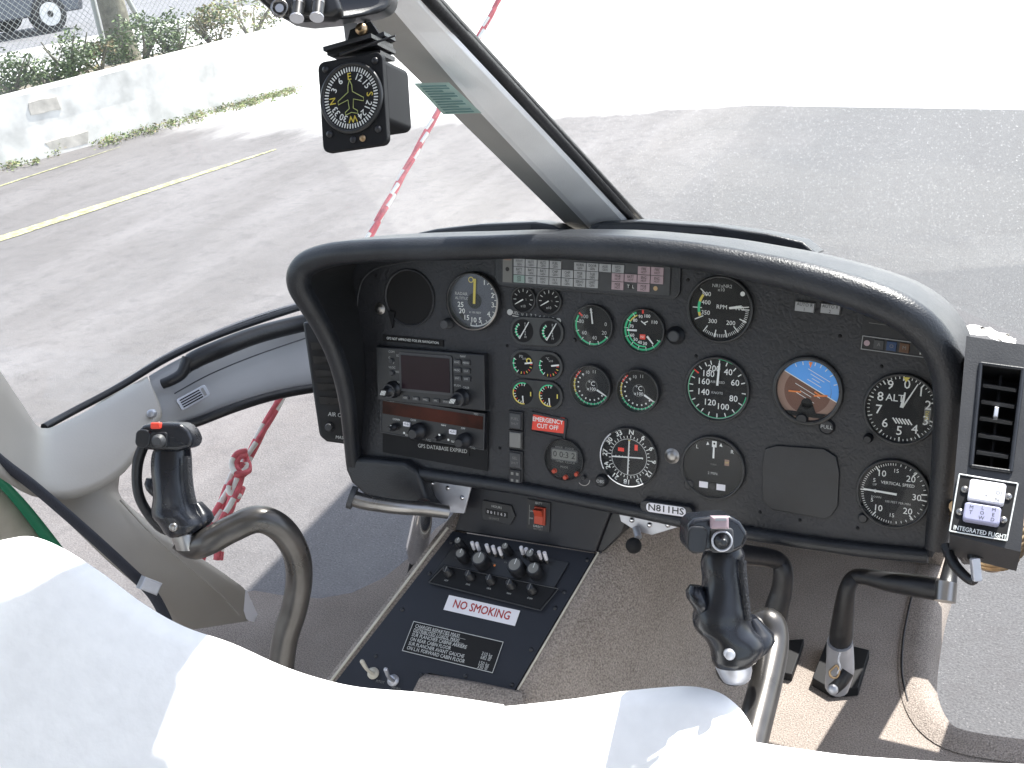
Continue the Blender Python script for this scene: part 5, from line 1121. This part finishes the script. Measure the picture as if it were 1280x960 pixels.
for x, y in ((-.023, .030), (.024, .030), (-.023, -.024), (.023, -.026)): b = B(KF); b.lathe(x, y, [(.0030, 0), (.0027, .0015), (.001, .002)], 'plastic', 12); b.build('screw', cmp_)
for x, m in ((-.001, 'plastic'), (.008, 'brass')): b = B(KF); b.lathe(x, -.0315, [(.0028, 0), (.0028, .001), (.001, .0012)], m, 12); b.build('adjuster', cmp_)
b = B(KF); b.prism([(-.012, .068), (.008, .072), (.026, .043), (-.022, .043)], -.030, -.026, 'matte'); b.lathe(.000, .066, [(.0055, -.026), (.0050, -.022), (.002, -.021)], 'brass', 14); b.prism([(-.024, .080), (-.010, .076), (-.012, .052), (-.022, .050)], -.042, -.036, 'satin'); b.build('bracket', cmp_)
b = B(KF); 
for k, (w, y, r_) in enumerate(((.046, .048, .08), (.048, .0445, .02), (.044, .041, -.1), (.046, .051, .20))): b.box(.001 + k * .001, y, w, .0035, -.034, .004 - k * .006, 'plastic', rot=r_)
b.tube([KF @ V((-.008, .040, .0)), KF @ V((.046, .046, .004))], [.002, .0008], 'plastic', k=6, sub=1); b.build('swivel_mount', cmp_)
ov = thing('overhead_unit', at(405, 0, .93), 'black overhead unit with two chrome-ended knobs, above the compass', 'overhead unit')
b = B(); b.slab([at(x, y, d) for x, y, d in ((318, -4, .92), (338, 13, .92), (356, 24, .92), (380, 27, .92), (440, 22, .94), (470, 16, .95), (488, 9, .96), (492, -14, .96), (478, -34, .95), (330, -36, .9))], CZ * .05 - CY * .01, 'plastic'); b.build('housing', ov, bevel=.008)
b = B(); b.slab([at(x, y, .915) for x, y in ((325, -6), (342, 8), (360, 19), (415, 20), (428, 12), (420, -10))], CZ * .02, 'bezel'); b.build('knob_plate', ov, bevel=.004)
for x, y in ((371, 22), (396, 21)): b = B(); p = at(x, y, .90); q_ = at(x + 3, y - 28, .91); b.tube([q_, p], .0052, 'bezel', k=16, sub=1); b.tube([q_.lerp(p, .35), q_.lerp(p, .45)], .0054, 'steel', k=16, sub=1); b.tube([p, p + (p - q_).normalized() * .001], .0058, 'satin', k=16, sub=1); b.build('knob', ov)
b = B(frame(at(350, 11, .905), CX, -CY)); b.lathe(0, 0, [(.0075, 0), (.0072, .003), (.0060, .0035), (.0055, .001)], 'steel', 20, cap=False); b.disc(0, 0, .0035, .002, 'satin', 14); b.build('lamp', ov)
b = B(); b.tube([at(463, 22, .98), at(455, 32, .98), at(453, 44, .99)], .0018, 'rubber', k=6); b.build('cable', ov)

# ================================================================== SEATS (pale covers)
def seat(name, crest, label, fwd, drop):
    t = thing(name, (crest[len(crest) // 2][3] if False else at(*crest[len(crest) // 2][:3]) * 1.0) if False else V((at(*crest[len(crest) // 2]).x, at(*crest[len(crest) // 2]).y - .2, FZ)), label, 'seat', 'pale covered front seats')
    C, _ = smooth_path([at(*p) for p in crest], [0] * len(crest), 5)
    rg = []
    for c in C:
        dn = c.z - FZ - .03
        rg.append([c + V((0, .012, -dn)), c + V((0, .012, -.09)), c + V((0, .010, -.03)), c + V((0, .004, -.008)), c, c + V((0, -.02, -.006)), c + V((0, -.07, -.035)), c + V((0, -.18, -.12)), c + V((0, -.32, -.22)), c + V((0, -.34, -min(dn, .6)))])
    b = B(); b.loft(rg, 'seat_cloth', closed=False, cap=False); b.build('seat_cover', t)
    return t, C
sl1, C1_ = seat('pilot_seat', [(-120, 740, 1.02), (-60, 700, 1.02), (-20, 682, 1.03), (12, 673, 1.04), (42, 671, 1.05), (80, 686, 1.06), (130, 718, 1.06), (180, 755, 1.06), (230, 783, 1.06), (290, 804, 1.06), (350, 831, 1.06), (400, 848, 1.07), (450, 859, 1.07), (520, 865, 1.07), (580, 873, 1.07), (630, 881, 1.07)], 'white covered seat filling the lower left corner below the tan door post', 0, 0)
sl2, C2_ = seat('pilot_seat', [(618, 884, .98), (660, 880, .98), (720, 873, .98), (780, 864, .98), (830, 859, .97), (865, 858, .96), (895, 864, .95), (915, 876, .94), (930, 892, .93), (940, 910, .92), (945, 935, .91), (950, 990, .90)], 'white covered seat at bottom centre, at the foot of the right-hand stick', 0, 0)
b = B(); C3, _ = smooth_path([at(*p) for p in ((935, 926, .86), (960, 930, .86), (1000, 936, .86), (1060, 944, .86), (1130, 949, .86), (1200, 953, .86), (1300, 956, .86), (1380, 965, .86))], [0] * 8, 3)
b.loft([[c + V((0, .03, -.10)), c + V((0, .012, -.02)), c, c + V((0, -.02, 0)), c + V((0, -.12, -.02)), c + V((0, -.12, -.12))] for c in C3], 'seat_cloth', closed=True, cap=True); b.build('seat_cushion', sl2)
b = B(); b.tube([at(78, 918, .86), at(95, 908, .862), at(112, 892, .868), at(136, 870, .88)], [.0006, .0024, .0014, .0004], 'brown_thread' if 'brown_thread' in MATS else 'bark', k=6)
# ================================================================== ROPE
rp_ = thing('tie_down_rope', at(345, 500, 2.35), 'red rope with white flecks, knotted low and running up past the windscreen pillar', 'rope')
def rope_mat():
    m = mat('rope', (.6, .04, .05), .8); nt = m.node_tree; b_ = nt.nodes['Principled BSDF']
    tc = nt.nodes.new('ShaderNodeTexCoord'); w = nt.nodes.new('ShaderNodeTexVoronoi'); w.inputs['Scale'].default_value = 34
    nt.links.new(tc.outputs['Object'], w.inputs['Vector']); r = nt.nodes.new('ShaderNodeValToRGB'); r.color_ramp.interpolation = 'CONSTANT'
    r.color_ramp.elements[0].color = (.80, .78, .72, 1); r.color_ramp.elements[1].position = .44; r.color_ramp.elements[1].color = (.58, .035, .06, 1)
    nt.links.new(w.outputs['Distance'], r.inputs['Fac']); nt.links.new(r.outputs['Color'], b_.inputs['Base Color'])
mat('rope_red', (.62, .13, .15), .8, noise=.25, scale=60, bump=.4, bscale=300); mat('rope_white', (.78, .76, .70), .8, noise=.1, scale=60)
def strands(b, P, R, m='rope', twist=9, k=3):
    Q, RR = smooth_path([V(p) for p in P], R, max(10, int((V(P[0]) - V(P[-1])).length / len(P) / .006)))
    L = 0; up = V((0, 0, 1)); paths = [[] for _ in range(k)]
    for i, p in enumerate(Q):
        if i: L += (Q[i] - Q[i - 1]).length
        t = (Q[min(i + 1, len(Q) - 1)] - Q[max(i - 1, 0)]).normalized(); n = t.cross(up).normalized(); c = t.cross(n)
        for j in range(k): a = L * twist * 2 * PI + j * 2 * PI / k; paths[j].append(p + (n * math.cos(a) + c * math.sin(a)) * RR[i] * .5)
    lens = [0]
    for i in range(1, len(Q)): lens.append(lens[-1] + (Q[i] - Q[i - 1]).length)
    for j, p in enumerate(paths):
        i = 0
        while i < len(p) - 1:
            wht = ((lens[i] * 9 + j * .37) % 1) < .30; e = i + 1
            while e < len(p) - 1 and (((lens[e] * 9 + j * .37) % 1) < .30) == wht: e += 1
            b.tube(p[i:e + 1], [r * .62 for r in RR[i:e + 1]], 'rope_white' if wht else 'rope_red', k=7, sub=1, cap=False); i = e
RT = at(992, -671, 3.832); RB = at(300, 590, 2.15)
pts_ = [RB.lerp(RT, i / 16) for i in range(17)]; b = B(); strands(b, pts_, [.0088 - .0040 * min(1, i / 8) for i in range(17)], twist=3); b.build('main_line', rp_)
b = B(); strands(b, [at(x, y, d) for x, y, d in ((300, 575, 2.16), (290, 600, 2.13), (278, 628, 2.10), (262, 662, 2.07), (250, 700, 2.05))], [.0095] * 5, twist=4); strands(b, [at(x, y, d) for x, y, d in ((302, 580, 2.12), (297, 605, 2.10), (288, 632, 2.08), (278, 656, 2.06), (272, 700, 2.05))], [.009] * 5, twist=4); b.build('loose_ends', rp_)
b = B(); strands(b, [at(x, y, d) for x, y, d in ((306, 566, 2.14), (297, 570, 2.12), (292, 582, 2.11), (298, 592, 2.10), (308, 588, 2.12), (306, 574, 2.15), (296, 578, 2.18))], [.0092] * 7, twist=4); strands(b, [at(x, y, d) for x, y, d in ((298, 602, 2.12), (289, 606, 2.10), (288, 616, 2.09), (296, 622, 2.10), (301, 610, 2.13))], [.0085] * 5, twist=4); b.build('knot', rp_)

# ================================================================== pale cloth and green marker lens beyond the hood; the pale one stands in for nose exterior
ck = thing('pale_patch', at(1235, 412, 1.62), 'pale crumpled cloth standing in for the dirty nose exterior beyond the right shoulder of the hood', 'patch')
b = B(); rg = []
rnd = random.Random(3)
for j in range(9):
    row = []
    for i in range(15): t = i / 14; row.append(at(1196 + 74 * t + rnd.uniform(-2, 2), 404 + 20 * t + (j / 8) * 14 * (1 - .3 * t) + rnd.uniform(-2, 2) - (5 * math.sin(t * PI)), 1.66 - j * .012 + rnd.uniform(-.012, .012)))
    rg.append(row)
b.loft(rg, 'plume', closed=False, cap=False); b.build('patch_folds', ck)
nl = thing('position_light', at(1167, 371, 2.2), 'tiny green-lensed position light just outside above the hood shoulder', 'light')
b = B(); b.ball(at(1167, 372, 2.2), .0085, 'lens_green', 12); b.build('lens', nl); b = B(); b.tube([at(1166, 378, 2.2), at(1167, 373, 2.2)], .010, 'satin', k=12, sub=1); b.tube([at(1166, 378, 2.2), at(1160, 420, 2.15)], .006, 'satin', k=8, sub=1); b.build('light_base', nl)

# ================================================================== OUTSIDE
def quad(name, P, m, **kw): b = B(); b.add([V(p) for p in P], [tuple(range(len(P)))], m, False, True); return b.build(name, **kw)
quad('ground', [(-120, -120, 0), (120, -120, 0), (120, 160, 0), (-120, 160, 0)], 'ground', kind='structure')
# wall along the apron
W0, W1 = gnd(0, 212), gnd(358, 116)
wd = (W1 - W0); wd.z = 0; wd.normalize(); wn = V((-wd.y, wd.x, 0))    # wn points away from us
if wn.x > 0: wn = -wn
def onwall(px, py): return onp(px, py, W0, wn)
_a, _c = onwall(0, 125), onwall(340, 39); _sa, _sc = (_a - W0).dot(wd), (_c - W0).dot(wd)
def wtop(s): return _a.z + (_c.z - _a.z) * (min(max(s, _sa - 1), _sc + 3) - _sa) / (_sc - _sa)
wh = (_a.z + _c.z) / 2
A, Z = W0 - wd * 9, W0 + wd * 9
b = B(); fr = frame(A, wd, V((0, 0, 1))); 
Lw = (Z - A).length; nseg = 60; th = .24
rg = []
rnd = random.Random(5)
for i in range(nseg + 1):
    p = A + wd * Lw * i / nseg; wh_ = wtop(Lw * i / nseg - 9); j = [rnd.uniform(-.006, .006) for _ in range(4)]
    rg.append([p - wn * (.02 + j[0]), p - wn * j[1] + V((0, 0, wh_ * .5)), p + V((0, 0, wh_ - .01 + j[2])) - wn * (-.004), p + wn * .02 + V((0, 0, wh_ + j[3])), p + wn * th + V((0, 0, wh_)), p + wn * th])
b.loft(rg, 'wallwhite', closed=False, cap=True, smooth=False)
wall = b.build('boundary_wall'); tag(wall, 'low whitewashed wall with patched blocks along the edge of the apron', 'wall')
for k, (x, y, w, h) in enumerate(((56, 132, .27, .11), (84, 178, .40, .10))):
    c = onwall(x, y); f2 = frame(c - wn * (.004 if k == 0 else .015), wd, V((0, 0, 1))); b = B(f2)
    q = [(a_ * w / 2 * rnd.uniform(.85, 1.1), c_ * h / 2 * rnd.uniform(.85, 1.1)) for a_, c_ in ((-1, -1), (-.4, -1), (.3, -1), (1, -1), (1, -.3), (1, 1), (.4, 1), (-.3, 1), (-1, 1), (-1, .2))]
    b.prism(q, -.004, .004, 'brick_patch'); b.build('wall_patch', wall)
# painted lines
def stripe(name, x0, y0, x1, y1, w, m, ext=0, z=.004):
    a, c = gnd(x0, y0), gnd(x1, y1); d = (c - a); d.z = 0; d.normalize(); nn = V((-d.y, d.x, 0)) * w / 2; a -= d * ext; n = 40; L_ = (c - a).length; b = B(); rr = random.Random(9)
    rgs = []
    for i in range(n + 1): p = a + d * L_ * i / n; o = rr.uniform(.90, 1.10) * (1 if i < n * .7 else 1 - (i / n - .7) * 2.6); rgs.append([p - nn * o + V((0, 0, z)), p + nn * o + V((0, 0, z))])
    b.loft(rgs, m, closed=False, cap=False, smooth=False); return b.build(name, kind='structure')
stripe('road_marking', 0, 299, 345, 187, .13, 'yline', 3)
stripe('kerb_line', 0, 233, 150, 184, .035, 'yline', 3)
# raised bed behind the wall, slope and street beyond
BZ = wh - .12
def offw(s, o, z): p = W0 + wd * s + wn * o; return V((p.x, p.y, z))
b = B(); b.loft([[offw(s, .2, BZ), offw(s, 1.2, BZ), offw(s, 2.2, BZ - .1), offw(s, 4.0, .02)] for s in range(-9, 26, 2)], 'soil', closed=False, cap=False); tag(b.build('planting_bed'), kind='structure')
SO = 7.5
b = B(); b.add([offw(-9, SO, .006), offw(60, SO, .006), offw(60, SO + 60, .006), offw(-9, SO + 60, .006)], [(0, 1, 2, 3)], 'street', False, True); tag(b.build('street'), kind='structure')
b = B(); b.loft([[offw(s, SO - .9, 0), offw(s, SO - .9, .13), offw(s, SO, .13), offw(s, SO, 0)] for s in range(-9, 60, 3)], 'kerb', closed=False, cap=False, smooth=False); tag(b.build('pavement'), kind='structure')
# foliage
def leaves(b, c, rad, n, size, mats, rr, shape=(1, 1, 1)):
    for _ in range(n):
        d = V((rr.gauss(0, 1), rr.gauss(0, 1), rr.gauss(0, 1))).normalized() * rr.random() ** .45; p = V((c.x + d.x * rad * shape[0], c.y + d.y * rad * shape[1], c.z + d.z * rad * shape[2]))
        u = V((rr.gauss(0, 1), rr.gauss(0, 1), rr.gauss(0, .6))).normalized(); w = u.cross(V((rr.gauss(0, 1), rr.gauss(0, 1), rr.gauss(0, 1)))).normalized(); s_ = size * rr.uniform(.6, 1.3); nn = u.cross(w) * s_ * .12
        b.add([p - u * s_, p - w * s_ * .42 + nn, p + u * s_, p + w * s_ * .42 + nn], [(0, 1, 2), (0, 2, 3)], rr.choice(mats), False, True)
def bush(px, py, h, w, label, seed, dens=1, mats=('leaf', 'leaf', 'leaf_light')):
    rr = random.Random(seed); r = ray(px, py); c = onp(px, py, W0 + wn * .75, wn); base = V((c.x, c.y, BZ))
    t = thing('shrub', base, label, 'shrub', 'shrubs behind the wall')
    b = B(); 
    for k in range(5): a = rr.uniform(0, 6.28); tip = base + V((math.cos(a) * w * .35, math.sin(a) * w * .35, h * rr.uniform(.6, .9))); b.tube([base, base.lerp(tip, .5) + V((rr.uniform(-.05, .05), 0, 0)), tip], [.018, .012, .005], 'bark', k=6, sub=3)
    b.build('stems', t)
    b = B()
    for k in range(int(9 * dens)):
        a = rr.uniform(0, 6.28); q = rr.uniform(0, .42) * w; cc = base + V((math.cos(a) * q, math.sin(a) * q, rr.uniform(.12, .85) * h)); leaves(b, cc, w * rr.uniform(.18, .30), int(110 * dens), .024, mats, rr, (1, 1, .8))
    b.build('foliage', t)
bush(12, 100, 0.36, 0.65, 'leafy green shrub at the far left end of the wall', 1)
bush(52, 88, 0.32, 0.58, 'small dense shrub second from the left behind the wall', 21, .8)
bush(88, 76, 0.49, 0.61, 'tall bright green shrub left of the fence post', 2, 1.1)
bush(122, 74, 0.31, 0.43, 'dry brownish shrub at the foot of the leaning fence post', 3, .8, ('leaf', 'leaf_dry', 'leaf'))
bush(172, 52, 0.49, 0.72, 'glossy dark green shrub just right of the tree trunk', 4, 1.2)
bush(212, 44, 0.44, 0.65, 'broad shrub second to the right of the tree trunk', 5, 1.0)
bush(262, 30, 0.47, 0.79, 'grey-green feathery shrub in the middle right of the wall', 6, 1.0, ('leaf', 'leaf_dry', 'weed'))
bush(310, 18, 0.49, 0.86, 'soft grey-green shrub half hidden by the overhead unit', 7, 1.1, ('leaf', 'leaf_dry', 'weed'))
# weeds at the wall foot
b = B(); rr = random.Random(12)
for k in range(150):
    s = rr.choice((rr.uniform(-2.5, 3.2), rr.uniform(.8, 3.2))); o = -.05 - rr.random() ** 2 * .22; p = W0 + wd * s + wn * o; p.z = .03; hgt = rr.uniform(.02, .075) * (1.5 if rr.random() > .8 else 1)
    leaves(b, p, hgt, rr.randint(14, 30), .016, ('weed', 'weed', 'leaf_dry', 'leaf_light'), rr, (1.6, 1.6, .7))
for (px, py, n) in ((290, 128, 9), (350, 118, 3), (285, 122, 6), (150, 165, 6), (205, 150, 8), (100, 178, 6), (60, 190, 6)):
    for k in range(n): p = gnd(px + rr.uniform(-14, 14), py + rr.uniform(-3, 3)); p.z = .04; leaves(b, p, rr.uniform(.04, .10), 26, .018, ('weed', 'leaf_dry', 'leaf_light'), rr, (1.2, 1.2, .8))
b.build('weeds', kind='stuff')
# chain-link fence with two light posts
fo = 1.9
fence = thing('chain_link_fence', offw(1.5, fo, BZ), 'chain-link fence with pale steel posts behind the shrubs', 'fence')
b = B(); sp = .065; Hf = 1.5; s0, s1 = -4, 9
nW = int((s1 - s0 + Hf) / sp)
for dirn in (1, -1):
    for i in range(nW):
        xs = s0 + i * sp if dirn > 0 else s0 + i * sp; a = offw(xs - (Hf if dirn > 0 else 0), fo + .004 * dirn, BZ - .05); c = offw(xs - (0 if dirn > 0 else Hf), fo + .004 * dirn, BZ - .05 + Hf)
        t = (c - a).normalized(); n1 = t.cross(wn) * .0022; n2 = wn * .0022
        b.add([a + n1, a + n2, a - n1, a - n2, c + n1, c + n2, c - n1, c - n2], [(0, 1, 5, 4), (1, 2, 6, 5), (2, 3, 7, 6), (3, 0, 4, 7)], 'wire', False, True)
b.build('wire_mesh', fence)
def fpost(x0, y0, x1, y1):
    a = onp(x0, y0, offw(0, fo - .04, 0), wn); c = onp(x1, y1, offw(0, fo - .04, 0), wn); d = (c - a); b = B(); b.tube([a - d * .3, c + d * .6], .028, 'wire', k=10, sub=1); b.build('post', fence)
fpost(131, 62, 116, 0); fpost(180, 36, 160, 0)
# tree trunk
c = onp(148, 40, offw(0, 1.5, 0), wn); tr = thing('tree', V((c.x, c.y, BZ)), 'bare grey tree trunk rising beside the fence', 'tree')
b = B(); b.tube([V((c.x, c.y, BZ - .1)), V((c.x, c.y, BZ + .3)), V((c.x - .03, c.y + .02, BZ + 1.2)), V((c.x + .05, c.y, 3.2)), V((c.x - .1, c.y + .2, 4.8))], [.19, .14, .125, .11, .07], 'bark', k=14); trunk = b.build('trunk', tr)
b = B()
for a in range(5): an = a * 1.3; b.tube([V((c.x, c.y + .05, 3.2 + a * .25)), V((c.x + math.cos(an) * .7, c.y + math.sin(an) * .7, 4.2 + a * .2)), V((c.x + math.cos(an) * 1.4, c.y + math.sin(an) * 1.4, 4.9 + a * .2))], [.06, .04, .015], 'bark', k=8)
b.build('limbs', tr)
b = B(); rr = random.Random(4)
for k in range(26): a = rr.uniform(0, 6.28); q = rr.uniform(.1, 1.6); leaves(b, V((c.x + math.cos(a) * q, c.y + math.sin(a) * q, rr.uniform(4.2, 6.0))), .45, 90, .07, ('leaf', 'leaf_light'), rr)
b.build('crown', tr)
# parked cars
def car(px, py, d, rot, body, label, depth_z=0):
    c = gnd(px, py, .01); t = thing('parked_car', c, label, 'car', 'cars parked in the street')
    M_ = Matrix.Translation(c) @ Matrix.Rotation(rot, 4, 'Z')
    def T(p): return M_ @ V(p)
    prof = [(-2.05, .35), (-2.08, .62), (-1.95, .78), (-1.15, .86), (-.45, 1.34), (.75, 1.40), (1.45, 1.0), (2.0, .92), (2.08, .55), (2.02, .30)]
    b = B(); rg = []
    for yy, sc in ((-.86, .93), (-.80, 1), (.80, 1), (.86, .93)): rg.append([T((x * sc, yy * (1 if z < .9 else .84), .3 + (z - .3) * (sc if z < .9 else 1))) for x, z in prof])
    b.loft(rg, body, closed=True, cap=True, smooth=False); b.build('body', t, bevel=.04)
    for sy in (-1, 1):
        b = B(); b.add([T((x, sy * (.735 + (.0)), z)) for x, z in ((-1.0, .92), (-.45, 1.27), (.68, 1.32), (1.2, 1.0))], [(0, 1, 2, 3)], 'glass_dark', False, True); b.build('window', t)
    for x in (-1.3, 1.3):
        for sy in (-1, 1):
            w0 = T((x, sy * .70, .32)); w1 = T((x, sy * .90, .32)); b = B(); b.tube([w0, w1], .32, 'tyre', k=24, sub=1); wl = b.build('wheel', t)
            b = B(); b.tube([T((x, sy * .89, .32)), T((x, sy * .915, .32))], .20, 'car_silver', k=24, sub=1); b.build('rim', wl)
            b = B(); b.tube([T((x, sy * .915, .32)), T((x, sy * .918, .32))], .06, 'tyre', k=12, sub=1); b.build('hub', wl)
    for x in (-2.06, 2.06):
        b = B()
        for sy in (-.6, .6): b.ball(T((x, sy, .66)), .12, 'white', 10, (.5, 1, .7))
        b.build('lamp', t)
    return t
ang = math.atan2(wd.y, wd.x)
cA = car(-48, 56, 0, ang, 'car_dark', 'dark parked car cut off by the left edge of the photo, behind the fence')
cB = car(104, -9, 0, ang + .05, 'car_silver', 'silver parked car whose pale wheel shows between the dark car and the fence post')
cC = car(238, -34, 0, ang, 'car_dark', 'dark parked car farther up the street beyond the tree trunk')

# rotor blade overhead; its tip holds the tie-down rope and its shade falls beside the nose
rb = thing('rotor_blade', V((-.6, -1.3, 3.1)), 'long grey rotor blade parked pointing ahead over the nose, tied down by the rope', 'rotor blade')
b = B(); root, tip = V((-.6, -1.3, 3.12)), RT + (RT - V((-.6, -1.3, 3.12))).normalized() * .05; dv = (tip - root); sd = dv.cross(V((0, 0, 1))).normalized()
b.loft([[root + dv * t + sd * x * w_ + V((0, 0, z)) for x, z in ((-.5, 0), (-.35, .022), (0, .025), (.5, .003), (.5, -.003), (0, -.014), (-.35, -.014))] for t, w_ in ((0, .12), (.08, .16), (.15, .56), (.5, .62), (1, .62))], 'plastic_grey'); b.build('blade', rb)
b = B(); b.tube([tip - dv * .012 + V((0, 0, .04)), tip - dv * .012 + V((0, 0, -.05))], .02, 'satin', k=10, sub=1); b.build('tie_hook', rb)
# ================================================================== LIGHT AND CAMERA
SUN = V((.20, .50, .84)).normalized()
w = bpy.data.worlds.new('World'); SC.world = w; w.use_nodes = True
nt = w.node_tree; sky = nt.nodes.new('ShaderNodeTexSky'); sky.sky_type = 'NISHITA'; sky.sun_disc = False
el = math.asin(SUN.z); sky.sun_elevation = el; sky.sun_rotation = math.atan2(SUN.x, SUN.y)
hs = nt.nodes.new('ShaderNodeHueSaturation'); hs.inputs['Saturation'].default_value = .58; nt.links.new(sky.outputs[0], hs.inputs['Color']); nt.links.new(hs.outputs[0], nt.nodes['Background'].inputs[0]); nt.nodes['Background'].inputs[1].default_value = .15
ld = bpy.data.lights.new('sun', 'SUN'); ld.energy = 4.3; ld.angle = math.radians(.5); ld.color = (1, .96, .90)
lo = bpy.data.objects.new('sun', ld); COL.objects.link(lo); lo.rotation_euler = SUN.to_track_quat('Z', 'Y').to_euler()
cd = bpy.data.cameras.new('camera'); cam = bpy.data.objects.new('camera', cd); COL.objects.link(cam)
cd.sensor_width = 36; cd.lens = F / 1280 * 36; cd.clip_start = .02; cd.clip_end = 500
R_ = Matrix((CX, -CY, -CZ)).transposed().to_4x4(); cam.matrix_world = Matrix.Translation(EYE) @ R_
SC.camera = cam
SC.view_settings.view_transform = 'Standard'; SC.view_settings.look = 'None'; SC.view_settings.exposure = 1.5; SC.view_settings.gamma = 1
SC.render.engine = 'CYCLES'; SC.cycles.use_denoising = True; SC.cycles.max_bounces = 8; SC.cycles.transparent_max_bounces = 12
SC.render.resolution_x = 1024; SC.render.resolution_y = 768
